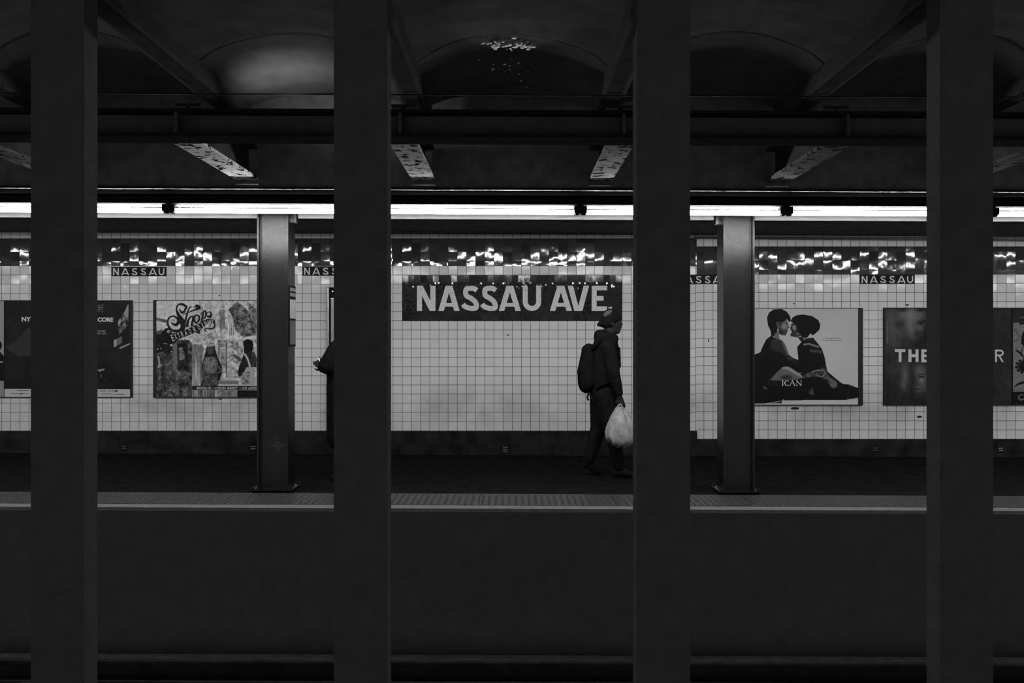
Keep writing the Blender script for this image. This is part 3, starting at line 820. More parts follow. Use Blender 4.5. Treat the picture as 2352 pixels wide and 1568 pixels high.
# shopper at the right with tote bag
cv.poly([(1300, 700), (1340, 690), (1395, 710), (1412, 770), (1390, 860), (1300, 880), (1285, 800), (1278, 730)], 22, 1, 1, smooth=True)
cv.poly([(1290, 870), (1420, 860), (1460, 940), (1455, 1060), (1320, 1060), (1280, 1160), (1220, 1190), (1205, 1120), (1250, 980)], 30, 1, 1, tex=T(5, 5, 12))
for k in range(4): cv.line([(1380 + k * 20, 880), (1400 + k * 18, 1050)], 6, 88, .7)
cv.line([(1230, 960), (1150, 900)], (44, 22), 58); cv.line([(1300, 890), (1340, 960), (1370, 1060)], 26, 132); cv.line([(1325, 885), (1365, 960), (1395, 1060)], 3, 40)
cv.poly([(1320, 1060), (1430, 1058), (1440, 1300), (1245, 1300), (1290, 1130)], 122); cv.poly([(1270, 1130), (1365, 1120), (1370, 1280), (1250, 1285)], 96, 1, 1, tex=T(3, 3, 36))
# left shopper
cv.ell(275, 830, 70, 60, 30, 1, .3); cv.poly([(130, 900), (250, 880), (345, 950), (340, 1100), (200, 1110), (130, 1060)], 46, 1, 2, tex=T(5, 5, 18))
cv.line([(150, 920), (165, 1010), (150, 1060), (190, 1030)], 24, 122, .9); cv.line([(235, 1030), (300, 1010), (340, 950)], 12, 100)
cv.ell(320, 768, 14, 12, 150); cv.ell(140, 822, 10, 8, 140); cv.ell(180, 812, 8, 8, 130); cv.ell(325, 855, 8, 8, 140)
cv.line([(220, 745), (300, 755)], 8, 110); cv.ell(258, 1405, 14, 26, 90, .8, .4); cv.ell(320, 1440, 9, 9, 120)
# lamp and low table
cv.poly([(1085, 1010), (1130, 1010), (1120, 1120), (1150, 1190), (1060, 1190), (1095, 1120)], 128, .9, 1); cv.poly([(1045, 1195), (1165, 1195), (1175, 1240), (1050, 1240)], 135); cv.poly([(945, 1240), (1220, 1240), (1220, 1290), (945, 1290)], 88); cv.poly([(945, 1292), (1220, 1296), (1220, 1308), (945, 1306)], 150)
# lower strip
cv.poly([(600, 1310), (1812, 1310), (1812, 1364), (600, 1364)], 34)
cv.poly([(600, 1366), (930, 1366), (930, 1460), (600, 1460)], 92, 1, 1, tex=T(3, 30, 40)); cv.poly([(935, 1366), (1195, 1366), (1195, 1460), (935, 1460)], 88, 1, 1, tex=T(6, 6, 22)); cv.poly([(1200, 1366), (1812, 1366), (1812, 1465), (1200, 1465)], 28)
cv.poly([(1455, 190), (1812, 190), (1812, 1300), (1455, 1300)], 95, .8, 3, tex=T(8, 8, 40))
# flourished word Shop and its ribbon, drawn as inked strokes
ink = 30
cv.line([(505, 300), (520, 260), (470, 228), (415, 235), (392, 290), (420, 370), (470, 460), (475, 540), (420, 580), (330, 570), (280, 500), (285, 420), (340, 385), (400, 410), (420, 460), (385, 500), (330, 480)], (26, 34, 30, 20, 22, 44, 74, 66, 40, 30, 26, 22, 20, 30, 46, 40, 22), ink)
cv.line([(505, 300), (490, 330), (455, 330), (430, 290)], (20, 34, 30, 14), ink)
cv.line([(590, 270), (575, 260), (540, 330), (500, 480), (480, 540)], (8, 14, 22, 30, 20), ink)
cv.line([(480, 370), (560, 330), (640, 300), (690, 270), (660, 250), (640, 262)], (10, 14, 22, 50, 40, 20), ink)
cv.line([(535, 510), (548, 440), (590, 385), (612, 410), (600, 470), (592, 510), (618, 500)], (40, 30, 16, 26, 30, 26, 8), ink)
cv.line([(676, 372), (640, 380), (626, 430), (650, 474), (690, 440), (694, 392), (676, 372)], (16, 24, 30, 20, 26, 28, 16), ink)
cv.line([(752, 318), (738, 400), (716, 500), (690, 575), (668, 590), (700, 612)], (16, 26, 30, 40, 40, 20), ink)
cv.line([(712, 370), (748, 322), (778, 322), (786, 360), (766, 408), (735, 425)], (8, 14, 22, 28, 20, 8), ink)
cv.line([(786, 345), (826, 330), (852, 352), (840, 390), (808, 388)], (8, 14, 26, 34, 26), ink)
rib = [(300, 700), (420, 640), (560, 590), (700, 520), (800, 455), (880, 455)]
cv.line(rib, (120, 96, 84, 78, 66, 50), ink)
cv.line([(890, 460), (900, 520), (860, 550), (790, 545), (770, 570), (795, 590)], (20, 22, 20, 14, 20, 10), ink)
cv.poly([(190, 610), (240, 545), (300, 540), (330, 600), (420, 690), (370, 745), (250, 745), (200, 690)], 27, 1, 0); cv.ell(285, 588, 20, 24, 120, .9, .2)
e, org = poster(353.8, 689, 654, 912.5, cv, 'busy poster of shoppers reading Shop Extraordinary in flourished black lettering', G1, (7.5, 2))
tl = 'EXTRAORDINARY'; cp = crom([(340, 672), (440, 632), (560, 590), (700, 522), (800, 468), (872, 462)], 12)
for i, ch in enumerate(tl):
    q = i / (len(tl) - 1) * (len(cp) - 1); p = cp[int(q)]; nx_ = cp[min(int(q) + 1, len(cp) - 1)]; pv = cp[max(int(q) - 1, 0)]
    a = -math.atan2(nx_.y - pv.y, nx_.x - pv.x); cx, cy = 340 + p.x / 5.808, 660 + p.y / 5.808
    hh = (5.6 if i > 0 else 6.2) * (1.25 - .35 * i / 12); hw_ = .8 if ch == 'I' else 2.5
    text(ch, cx - hw_, cx + hw_, cy - hh, cy + hh, gm('', 150), e, org, rot=a, bold=.01)
for tx, a_, b_ in (('BROOKLYN', 453.5, 486.5), ('-', 489.5, 493), ('CHELSEA', 495.5, 520), ('MARKET', 523, 548), ('-', 551, 554.5), ('LOS', 557, 569), ('ANGELES', 571.5, 599)):
    ya, yb = (887.8, 893.4) if tx != '-' else (890.2, 891.2)
    text(tx, a_, b_, ya, yb, gm('', 150), e, org, shear=.35 if tx != '-' else 0, bold=.01)

# --- couple poster
cv = Canvas(1682, 708.5, 1969, 928.5, 138)
cv.A += cv.noise(70, 70, 4, 2)
cv.zoom(1740, 690, 6.031)
cv.poly([(-340, 1370), (1390, 1360), (1390, 1440), (-340, 1440)], 142)
blk = 22
# legs and floor mass
cv.poly([(-340, 860), (30, 716), (330, 860), (330, 1420), (-340, 1424)], blk)
cv.poly([(-300, 1420), (-300, 1180), (40, 1100), (620, 1000), (740, 960), (930, 960), (1100, 1100), (1180, 1160), (1290, 1180), (1385, 1215), (1385, 1340), (1200, 1375), (700, 1375), (330, 1380), (180, 1410)], blk, 1)
# left person : hair, face, neck, torso
cv.poly([(180, 500), (172, 420), (135, 340), (122, 240), (150, 170), (220, 122), (330, 120), (400, 160), (440, 220), (455, 280), (430, 300), (400, 260), (350, 300), (330, 380), (270, 380), (260, 460), (215, 500)], blk, 1, smooth=False)
cv.poly([(260, 290), (300, 300), (350, 290), (390, 262), (412, 300), (418, 345), (436, 372), (410, 395), (402, 430), (392, 470), (370, 486), (320, 478), (290, 430), (270, 380)], 52, 1, 1)
cv.poly([(345, 300), (395, 268), (408, 330), (425, 370), (395, 400), (340, 400), (315, 370)], 88, .9, 3); cv.ell(360, 360, 28, 34, 112, .8, .95)
cv.line([(262, 300), (262, 350), (300, 375)], 9, 84); cv.line([(380, 320), (408, 328)], 8, 24); cv.line([(385, 432), (402, 428)], 7, 26); cv.ell(310, 440, 34, 30, 30, .8, .6)
cv.poly([(215, 480), (270, 420), (290, 500), (300, 540), (230, 520)], 78, 1, 2)
cv.poly([(30, 720), (60, 640), (110, 540), (175, 490), (260, 530), (340, 560), (390, 660), (430, 770), (560, 850), (640, 1000), (300, 1000), (-100, 1100), (-340, 1200), (-340, 900)], 24, 1, 0)
cv.poly([(160, 660), (180, 580), (230, 535), (310, 540), (360, 590), (400, 690), (430, 770), (380, 780), (330, 720), (230, 700)], 40, 1, 2)
cv.line([(330, 560), (370, 640), (410, 740), (445, 790)], (22, 36, 30, 20), 74, .9); cv.line([(190, 560), (230, 545), (300, 548)], 12, 62, .8)
cv.line([(420, 780), (480, 830), (560, 850)], (50, 70, 60), 32); cv.ell(440, 800, 40, 20, 48, .8, .8)
# right person: cap, face, jumper
cv.poly([(450, 290), (470, 240), (530, 205), (620, 195), (740, 215), (830, 270), (860, 340), (845, 410), (765, 478), (740, 475), (722, 455), (690, 500), (600, 505), (560, 460), (520, 400), (500, 330)], blk, 1, smooth=False)
cv.poly([(455, 330), (490, 315), (530, 350), (560, 440), (590, 480), (540, 510), (450, 495), (445, 470), (468, 440), (452, 410), (440, 380), (455, 355)], 44, 1, 1)
cv.poly([(480, 330), (520, 340), (525, 400), (500, 420), (470, 380)], 104, .9, 2); cv.poly([(520, 450), (570, 445), (560, 480), (530, 475)], 84, .8, 2)
cv.line([(478, 340), (520, 335)], 9, 24); cv.line([(455, 455), (490, 440)], 6, 26)
cv.poly([(425, 300), (458, 300), (440, 360), (415, 330)], 136); cv.poly([(545, 505), (600, 505), (690, 500), (650, 560), (600, 580)], 34); cv.poly([(605, 515), (690, 510), (640, 556)], 84, .9, 2)
cv.poly([(540, 640), (590, 585), (690, 520), (760, 515), (830, 600), (880, 670), (920, 790), (940, 900), (960, 1000), (700, 1000), (620, 1030), (560, 850), (545, 720)], 24, 1, 0)
for k in range(7): cv.ell(640 + k * 31, 600 + abs(k - 2) * 7 - 6 + k * 3, 17, 15, 92, .95, .3)
for k in range(3): cv.ell(740 + k * 55, 695 + k * 8, 30, 20, 64, .8, .6)
cv.line([(700, 540), (780, 560), (830, 610)], 12, 42); cv.poly([(870, 940), (935, 885), (945, 960), (900, 960)], 66, .9, 1); cv.ell(918, 925, 22, 20, 24, 1, .2)
# bare knee, ripped jeans, boots
cv.poly([(160, 1100), (250, 1000), (330, 925), (380, 915), (450, 940), (620, 1050), (600, 1080), (540, 1090), (480, 1095), (300, 1105)], 74, 1, 3)
cv.line([(345, 935), (410, 935), (520, 1000), (600, 1050)], (30, 44, 40, 24), 112, .9); cv.ell(390, 1060, 80, 30, 30, .8, .7)
cv.poly([(610, 1060), (650, 1020), (740, 975), (800, 955), (900, 960), (950, 1010), (1000, 1070), (1080, 1110), (1090, 1160), (1040, 1215), (990, 1180), (940, 1090), (860, 1060), (780, 1050), (700, 1060), (620, 1080)], 60, 1, 2, tex=cv.noise(5, 5, 24))
cv.line([(745, 990), (800, 965), (900, 965), (940, 1010)], 10, 108); cv.ell(860, 1010, 46, 34, 44, .9, .4); cv.line([(800, 1020), (870, 1055), (920, 1020)], 8, 112)
cv.line([(1075, 1105), (1100, 1150), (1080, 1200)], 10, 34); cv.ell(1045, 1165, 44, 44, 78, .9, .6)
cv.poly([(1100, 1120), (1160, 1150), (1250, 1160), (1385, 1210), (1385, 1340), (1230, 1370), (1120, 1290), (1090, 1200)], 26, 1, 1, tex=cv.noise(4, 4, 7)); cv.poly([(690, 1270), (750, 1200), (780, 1310), (720, 1300)], 52, 1, 2)
cv.line([(80, 1200), (110, 1215)], 30, 66, .8); cv.line([(1230, 1358), (1385, 1360)], 5, 110); cv.line([(40, 1435), (330, 1385), (345, 1365)], 7, 138)
# the little handwritten line and the serif word
def serif(ch, x, w, y0, y1, g):
    u = 9; th = 5; f = lambda *a, **k: cv.line(*a, g, 1, False, **k)
    def sf(px, py): cv.line([(px - 11, py), (px + 11, py)], 4, g, 1, False)
    if ch == 'I': cv.line([(x + w / 2, y0), (x + w / 2, y1)], u, g, 1, False); sf(x + w / 2, y0); sf(x + w / 2, y1)
    if ch == 'C': cv.line([(x + w * .95, y0 + 16), (x + w * .75, y0 + 2), (x + w * .35, y0 + 6), (x + 4, (y0 + y1) / 2), (x + w * .35, y1 - 4), (x + w * .75, y1 - 2), (x + w * .98, y1 - 16)], (5, 5, 9, 11, 9, 5, 4), g)
    if ch == 'A': cv.line([(x + 8, y1), (x + w / 2, y0)], 5, g, 1, False); cv.line([(x + w / 2, y0), (x + w - 10, y1)], u, g, 1, False); cv.line([(x + w * .3, y1 - 26), (x + w * .72, y1 - 26)], 4, g, 1, False); sf(x + 8, y1); sf(x + w - 10, y1)
    if ch == 'N': cv.line([(x + 8, y0), (x + 8, y1)], 5, g, 1, False); cv.line([(x + w - 10, y0), (x + w - 10, y1)], 5, g, 1, False); cv.line([(x + 8, y0), (x + w - 10, y1)], u, g, 1, False); sf(x + 8, y1); sf(x + w - 10, y0); sf(x + 4, y0)
    if ch == 'E': cv.line([(x + 8, y0), (x + 8, y1)], u, g, 1, False); [cv.line([(x + 2, yy), (x + w - 12, yy)], 4, g, 1, False) for yy in (y0, (y0 + y1) / 2, y1)]
    if ch == 'R': cv.line([(x + 8, y0), (x + 8, y1)], u, g, 1, False); cv.line([(x + 8, y0), (x + w - 16, y0 + 8), (x + w - 18, y0 + 32), (x + 8, y0 + 38)], 6, g); cv.line([(x + 24, y0 + 38), (x + w - 4, y1)], 7, g, 1, False); sf(x + 8, y1)
    if ch == 'M': cv.line([(x + 8, y0), (x + 8, y1)], 5, g, 1, False); cv.line([(x + w - 10, y0), (x + w - 10, y1)], u, g, 1, False); cv.line([(x + 8, y0), (x + w / 2, y1)], 8, g, 1, False); cv.line([(x + w / 2, y1), (x + w - 10, y0)], 5, g, 1, False)
for ch, x, w, g in (('A', -80, 72, 30), ('M', 10, 90, 34), ('E', 120, 55, 44), ('R', 185, 62, 44), ):
    serif(ch, x + 20, w, 1104, 1172, g)
cv.line([(300, 1104), (300, 1172)], 1, 40)
for ch, x, w in (('I', 325, 30), ('C', 364, 62), ('A', 430, 86), ('N', 526, 78)): serif(ch, x, w, 1104, 1174, 176)
for a in np.arange(890, 1150, 16): cv.line([(a, 553), (a + 11, 553)], 9, 84, .8, False)
e, org = poster(1679.5, 707, 1980, 930, cv, 'pale poster of a couple sitting nose to nose with the word AMERICAN', G1, (2, 11))
text('I can get a lot', 1889.8, 1929, 774, 779.6, gm('', 66), e, org, bold=.012)

# --- film poster
cv = Canvas(2031.5, 708.5, 2320.5, 928.5, 34)
cv.zoom(2000, 690, 6.031); T = cv.noise
def soft(x, y, rx, ry, g, op): cv.ell(x, y, rx * 1.25, ry * 1.25, g, op, 1.0)
soft(540, 200, 160, 130, 92, .95); soft(300, 380, 120, 220, 66, .8); soft(640, 250, 90, 110, 76, .8); soft(560, 400, 90, 130, 84, .8); soft(480, 130, 80, 60, 86, .8); soft(300, 560, 100, 90, 56, .7); soft(280, 200, 60, 120, 60, .7)
soft(420, 130, 70, 30, 30, .9); soft(680, 130, 80, 26, 26, .9); soft(390, 330, 60, 50, 34, .8); soft(690, 320, 70, 40, 30, .95); soft(690, 385, 50, 40, 96, .9); soft(620, 450, 50, 60, 40, .8); soft(460, 560, 80, 40, 40, .8); soft(590, 600, 60, 30, 30, .8); soft(800, 450, 110, 260, 25, .9)
cv.line([(650, 310), (690, 285), (745, 292)], 12, 28); cv.ell(690, 322, 22, 14, 22, 1, .3); cv.line([(655, 350), (700, 345), (745, 320)], 5, 92); cv.ell(702, 318, 4, 3, 118)
soft(460, 1000, 50, 160, 70, .9); soft(440, 1150, 40, 70, 78, .7); soft(660, 980, 70, 90, 72, .95); soft(700, 1120, 60, 120, 72, .95); soft(640, 1200, 40, 60, 60, .8); soft(330, 980, 90, 120, 50, .6)
cv.line([(640, 1030), (690, 1018), (740, 1025)], 12, 26); cv.ell(690, 1055, 40, 14, 28, .9, .5); cv.line([(600, 1220), (640, 1218), (675, 1232)], 12, 26); soft(690, 1100, 26, 26, 96, .7); soft(630, 1160, 14, 14, 34, .7); soft(660, 1250, 40, 14, 70, .6)
cv.line([(215, 290), (217, 600)], 10, 84, .8); cv.line([(215, 620), (212, 1120)], 8, 52, .7)
soft(1760, 350, 40, 200, 34, .6); soft(1750, 1100, 90, 180, 40, .6); soft(1910, 1150, 60, 200, 44, .6)
cv.A += T(7, 12, 4)
e, org = poster(2028, 706.5, 2322, 930, cv, 'dark film poster with two faces and the word THE in pale letters', G1, (4, .5))
items = [('T', 2053.0, 2077.0, 801.5, 831.0, 6.6, 0), ('H', 2084.2, 2107.2, 802.0, 831.0, 6.8, 0), ('E', 2113.6, 2130.5, 802.0, 831.5, 6.6, 0), ('R', 2282.8, 2302.4, 802.5, 831.0, 4.0, 0)]
for it in items: obj('title_letter', letters_mesh([it], org, DW, -.031, 30), gm('', 140), e)

# --- botanical poster at the right edge
cv = Canvas(2324, 708.5, 2590, 928.5, 84)
cv.A += cv.noise(3, 3, 5); cv.zoom(2270, 680, 6.031)
cv.poly([(320, 160), (2000, 160), (2000, 340), (500, 350), (330, 375)], 32)
cv.poly([(320, 1320), (2000, 1320), (2000, 1500), (320, 1500)], 24); cv.line([(490, 1365), (430, 1365), (405, 1405), (440, 1430), (500, 1405)], (10, 16, 22, 26, 10), 74)
cv.poly([(405, 345), (640, 300), (640, 385), (415, 395)], 22); cv.line([(425, 296), (495, 292)], 10, 80); cv.line([(430, 360), (520, 358)], 8, 60)
for k in range(60):
    a, r = random.uniform(-PI / 2, PI / 2), random.uniform(50, 92); cv.line([(345 + r * .75 * math.cos(a), 550 + r * math.sin(a)), (345 + (r + 10) * .75 * math.cos(a), 550 + (r + 10) * math.sin(a))], 5, 48, .8, False)
cv.poly([(500, 450), (700, 400), (760, 650), (600, 720), (480, 690), (435, 640), (455, 520)], 22, smooth=True)
cv.line([(470, 690), (435, 800)], 12, 28); cv.line([(370, 752), (430, 790), (480, 850), (560, 900)], (20, 34, 26, 30), 25); cv.line([(430, 850), (520, 830)], 5, 110)
for k in range(11):
    a = k * .6; cv.ell(470 + 95 * math.cos(a), 970 + 85 * math.sin(a), 22, 20, 28, 1, .3)
cv.ell(480, 970, 85, 75, 26, 1, .3); cv.line([(350, 1250), (400, 1215), (480, 1190), (560, 1185)], (12, 30, 34, 20), 27)
for k in range(20): cv.ell(340 + k * 14, 1290 + (k * 37) % 25, 6, 5, 50, .7, .4)
poster(2322.5, 706.5, 2592, 930, cv, 'botanical poster beside the dark film poster, cut by the picture edge', G1, (.5, 2))

# ------------------------------------------------------------------ SMALL THINGS ON THE WALL
def vent(px, py, n, label, g):
    org = (wx(px, DW), DW - .035, wz(py, DW))
    e = empty('wall_vent', org, label, 'vent', 'small vents in the black wall base')
    bm = bmesh.new(); box(bm, -.040, .040, -.006, 0, -.045, .034, bev=.003); obj('vent_plate', bm, M_BLACK, e)
    mt = plain('dull_metal_%d' % int(g * 100), g, .35, .5, metal=.8)
    for k in range(n):
        bm = bmesh.new(); box(bm, -.030, .030, -.016, -.006, .016 - k * .028, .024 - k * .028)
        for v in bm.verts:
            if v.co.y < -.01: v.co.z -= .006
        obj('louvre', bm, mt, e)
vent(288, 1026, 2, 'small metal vent in the wall base below the museum poster', .22)
vent(583.5, 1027, 2, 'small metal vent in the wall base beside the first platform column', .35)
vent(1160.5, 1029, 3, 'small metal vent in the wall base below the big station name sign', .32)
vent(2007, 1030.5, 2, 'small metal vent in the wall base below the gap between posters', .20)
vent(2294, 1031, 2, 'small metal vent in the wall base below the film poster end', .5)
for px, py, w, h, lb in ((1826, 937.5, 19, 5.5, 'small black label stuck on the tiles under the couple poster'), (2084, 700, 7.5, 5, 'small black blot of tar on the tiles above the film poster'),
                     (1823.5, 697, 4, 4, 'tiny dark sticker scrap on the tiles above the couple poster'), (504, 678.5, 4.5, 4.5, 'tiny dark sticker scrap on the tiles above the shoppers poster'),
                     (1627.5, 782, 3, 7, 'small dark chip in the tiles beside the second platform column'), (1167, 769.5, 4, 5, 'small dark chip in the tiles under the big sign'),
                     (2112, 957, 13, 6, 'dark smudge of dried gum on the tiles under the film poster'), (506, 916.5, 9, 3, 'dark bracket remnant under the shoppers poster')):
    bm = bmesh.new(); n = 12
    rect_ = 'label' in lb
    vs = []
    for k in range(n):
        a = 2 * PI * k / n; c, s_ = math.cos(a), math.sin(a)
        if rect_: q = 1 / max(abs(c), abs(s_)); c *= q; s_ *= q
        j = 1 if rect_ else random.uniform(.7, 1.1)
        vs.append((wx(px, DW) + c * w / 2 * PT * j, wz(py, DW) + s_ * h / 2 * PT * j))
    A = [bm.verts.new((x, DW - .002, z)) for x, z in vs]; B = [bm.verts.new((x, DW, z)) for x, z in vs]
    bm.faces.new(A); [bm.faces.new((A[k], B[k], B[(k + 1) % n], A[(k + 1) % n])) for k in range(n)]
    bmesh.ops.recalc_face_normals(bm, faces=bm.faces)
    tag(obj('wall_sticker' if 'sticker' in lb or 'label' in lb else 'wall_mark', bm, M_FRAME), lb, 'sticker' if 'sticker' in lb or 'label' in lb else 'mark')
# chipped bit of glossy debris at the foot of the first column
bm = bmesh.new()
for k in range(60):
    px, py = random.gauss(636, 9), random.gauss(1022, 6)
    m4 = Matrix.Translation((wx(px, 8.87) - cols[0].location.x, 8.8705 - cols[0].location.y, wz(py + (px - 636) * .35, 8.87) - cols[0].location.z)) @ Matrix.Diagonal((.004 * random.uniform(.4, 1.1), .002, .003, 1))
    bmesh.ops.create_icosphere(bm, subdivisions=1, radius=1, matrix=m4)
o = obj('peeled_paint', bm, plain('bare_speckled_metal', .22, .5, .3), cols[0]); o['kind'] = 'stuff'; o['label'] = 'pale speckled patch of peeled paint'

# tall steel cabinet against the wall behind the person with the phone
x0, x1 = wx(748.8, 11.66), wx(852, 11.66)
e = empty('steel_cabinet', ((x0 + x1) / 2, 11.72, 0.0), 'tall narrow steel cabinet against the tiled wall behind the person with the phone', 'cabinet')
cw = (x1 - x0) / 2; H = wz(659, 11.66)
bm = bmesh.new(); box(bm, -cw, cw, -.02, .045, 0.0, H, bev=.004); obj('body', bm, M_BLACK, e)
def tubebar(px0, px1, py0, py1, dy, name, par_, mat, rr=None):
    bm = bmesh.new(); xa, xb = wx(px0, 11.66) - (x0 + x1) / 2, wx(px1, 11.66) - (x0 + x1) / 2
    za, zb = wz(py1, 11.66), wz(py0, 11.66); n = 10; V = []
    for k in range(n + 1):
        a = PI * k / n; V.append((xb + (xa - xb) * (k / n), -math.sin(a) * (rr or (xb - xa) * .4) + dy))
    A = [bm.verts.new((x, y, za)) for x, y in V]; B = [bm.verts.new((x, y, zb)) for x, y in V]
    for k in range(n): bm.faces.new((A[k + 1], A[k], B[k], B[k + 1]))
    bm.faces.new(A); bm.faces.new(B[::-1])
    return obj(name, bm, mat, par_, smooth=False)
tubebar(749.2, 754.6, 660, 900, -.022, 'edge_rail', e, M_STEEL)
tubebar(759.0, 845, 686, 960, -.026, 'door', e, plain('dull_steel_door', .22, .38, .5, metal=1.0, vary=.15), rr=.05)
bm = bmesh.new(); box(bm, wx(759.0, 11.66) - (x0 + x1) / 2, cw - .02, -.05, -.02, wz(685.5, 11.66) - .001, wz(684, 11.66)); obj('door_lip', bm, M_CHROME, e)
bm = bmesh.new(); box(bm, wx(761.5, 11.66) - (x0 + x1) / 2, wx(765.5, 11.66) - (x0 + x1) / 2, -.045, -.02, wz(671, 11.66), wz(667, 11.66), bev=.003); obj('latch', bm, M_CHROME, e)

# ------------------------------------------------------------------ PEOPLE
def cap_(bm, p0, r0, p1, r1, sy=1.0, seg=18):
    p0, p1 = Vector(p0), Vector(p1); d = p1 - p0; L = d.length; d = d.normalized() if L > 1e-6 else Vector((0, 0, 1))
    prof = [(-math.cos(a) * r0, math.sin(a) * r0) for a in np.linspace(0.05, PI / 2, 5)] + [(L + math.sin(a) * r1, math.cos(a) * r1) for a in np.linspace(0, PI / 2 - .05, 5)]
    u = d.cross(Vector((0, 1, 0))); u = u.normalized() if u.length > .05 else d.cross(Vector((1, 0, 0))).normalized()
    w = u.cross(d); rings = []
    for h, r in prof: rings.append([bm.verts.new(p0 + d * h + (u * math.cos(k * 2 * PI / seg) + w * math.sin(k * 2 * PI / seg) * sy) * r) for k in range(seg)])
    for a, b in zip(rings, rings[1:]):
        for k in range(seg): bm.faces.new((a[k], a[(k + 1) % seg], b[(k + 1) % seg], b[k]))
    bm.faces.new(rings[0][::-1]); bm.faces.new(rings[-1])
def ell_(bm, c, r, ry=0.0):
    m4 = Matrix.Translation(c) @ Matrix.Rotation(ry, 4, 'Y') @ Matrix.Diagonal((*r, 1))
    bmesh.ops.create_icosphere(bm, subdivisions=3, radius=1, matrix=m4)
def fused(name, bm, mat, parent, voxel=.008, smooth=4):
    me = bpy.data.meshes.new(name); bmesh.ops.recalc_face_normals(bm, faces=bm.faces); bm.to_mesh(me); bm.free()
    o = bpy.data.objects.new(name, me); COL.objects.link(o)
    r = o.modifiers.new('r', 'REMESH'); r.mode = 'VOXEL'; r.voxel_size = voxel
    if smooth: s = o.modifiers.new('s', 'SMOOTH'); s.iterations = smooth; s.factor = .5
    dg = bpy.context.evaluated_depsgraph_get(); m2 = bpy.data.meshes.new_from_object(o.evaluated_get(dg))
    bpy.data.objects.remove(o)
    return obj(name, m2, mat, parent, smooth=True)
def hand(bm, wrist, dirv, palmn, side, curl=0.6, L=.19):
    """wrist point, finger direction, palm normal (curl side), thumb side vector"""
    w = Vector(wrist); d = Vector(dirv).normalized(); n = Vector(palmn).normalized(); s = d.cross(n).normalized() * side
    pl = L * .5
    for k in range(4):
        q = (k - 1.5) * .019
        cap_(bm, w + s * q * .55, .015, w + d * pl + s * q, .0125)
    for k, fl_ in enumerate((.40, .46, .43, .33)):
        q = (1.5 - k) * .021; p = w + d * pl * .95 + s * q; a = 0; cur = p; seg = [fl_ * L * f for f in (.42, .32, .26)]
        rr = [.0092, .0086, .0078, .0068]
        for j in range(3):
            a += curl * (1.0 + .2 * j); nd = d * math.cos(a) + n * math.sin(a)
            nx2 = cur + nd * seg[j] * 1.15; cap_(bm, cur, rr[j], nx2, rr[j + 1], seg=10); cur = nx2
    t0 = w + d * pl * .25 + s * .028; t1 = t0 + (d * .5 + s * .7 + n * .35).normalized() * .038; t2 = t1 + (d * .8 + n * .5 + s * .1).normalized() * .032
    cap_(bm, t0, .014, t1, .0105, seg=10); cap_(bm, t1, .0105, t2, .008, seg=10)

# person walking right with a backpack and a bag
DP = 9.9; sc = F / DP; X0 = wx(1390, DP); zf = S(X0)
def P(px, py, dy=0.0): return Vector(((px - 1176) / sc - X0, dy, EYE - (py - 784) / sc - zf))
def R(*a): return tuple(v / sc for v in a)
pe = empty('person', (X0, DP, zf), 'person in dark winter coat walking past the big sign with a backpack and plastic bag', 'person')
bm = bmesh.new()
ell_(bm, P(1405, 733), (.098, .076, .112)); ell_(bm, P(1411, 744), (.082, .066, .09)); cap_(bm, P(1409, 757), .055, P(1417, 759), .040)
cap_(bm, P(1420, 761.5), .022, P(1421, 760), .018); cap_(bm, P(1423, 738), .018, P(1428.5, 744.5), .0115); ell_(bm, P(1424.8, 751.5), (.017, .022, .009)); ell_(bm, P(1424.2, 754.6), (.015, .02, .008))
cap_(bm, P(1422, 733, -.03), .016, P(1422, 733, .03), .016)                      # brow
for s_ in (-1, 1): ell_(bm, P(1405, 743, s_ * .078), (.018, .01, .032)); ell_(bm, P(1421.5, 738.5, s_ * .032), (.014, .014, .010))
cap_(bm, P(1400, 755), .056, P(1393, 785), .066)
cap_(bm, P(1391, 800), .13, P(1388, 850), .125, 1.25); cap_(bm, P(1388, 850), .125, P(1384, 905), .13, 1.2)
cap_(bm, P(1392, 793, -.16), .065, P(1392, 793, .16), .065)
cap_(bm, P(1394, 796, -.19), .055, P(1403, 855, -.23), .045); cap_(bm, P(1403, 855, -.23), .042, P(1417.5, 908, -.22), .029)
cap_(bm, P(1390, 796, .19), .055, P(1380, 855, .22), .045); cap_(bm, P(1380, 855, .22), .042, P(1392, 905, .2), .029)
hand(bm, P(1418, 909, -.22), (.25, 0, -1), (.0, .9, -.15), -1, curl=.75)
hand(bm, P(1392, 906, .2), (.25, 0, -1), (.0, -.9, 0), 1, curl=.5)
for (h, k, a, to, dy) in (((1384, 910), (1376, 985), (1352, 1062), (1370, 1083), .09), ((1388, 910), (1405, 988), (1420, 1074), (1444, 1086), -.09)):
    cap_(bm, P(*h, dy), .09, P(*k, dy), .06); cap_(bm, P(*k, dy), .058, P(*a, dy), .036); cap_(bm, P(*a, dy), .036, P(*to, dy), .028)
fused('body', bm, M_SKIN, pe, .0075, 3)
bm = bmesh.new()                                                                   # coat with its hood folded on the back
cap_(bm, P(1391, 797), .143, P(1390, 850), .150, 1.28); cap_(bm, P(1390, 850), .150, P(1387, 898), .150, 1.2)
cap_(bm, P(1392, 795, -.15), .088, P(1392, 795, .15), .088)
cap_(bm, P(1394, 798, -.19), .078, P(1404, 855, -.225), .070); cap_(bm, P(1404, 855, -.225), .070, P(1416, 899, -.22), .046)
cap_(bm, P(1390, 798, .19), .075, P(1382, 855, .22), .066); cap_(bm, P(1382, 855, .22), .066, P(1391, 896, .2), .046)
ell_(bm, P(1384, 774), (.098, .13, .085)); cap_(bm, P(1377, 768, -.05), .055, P(1377, 768, .05), .055); cap_(bm, P(1402, 775), .075, P(1408, 778), .062)
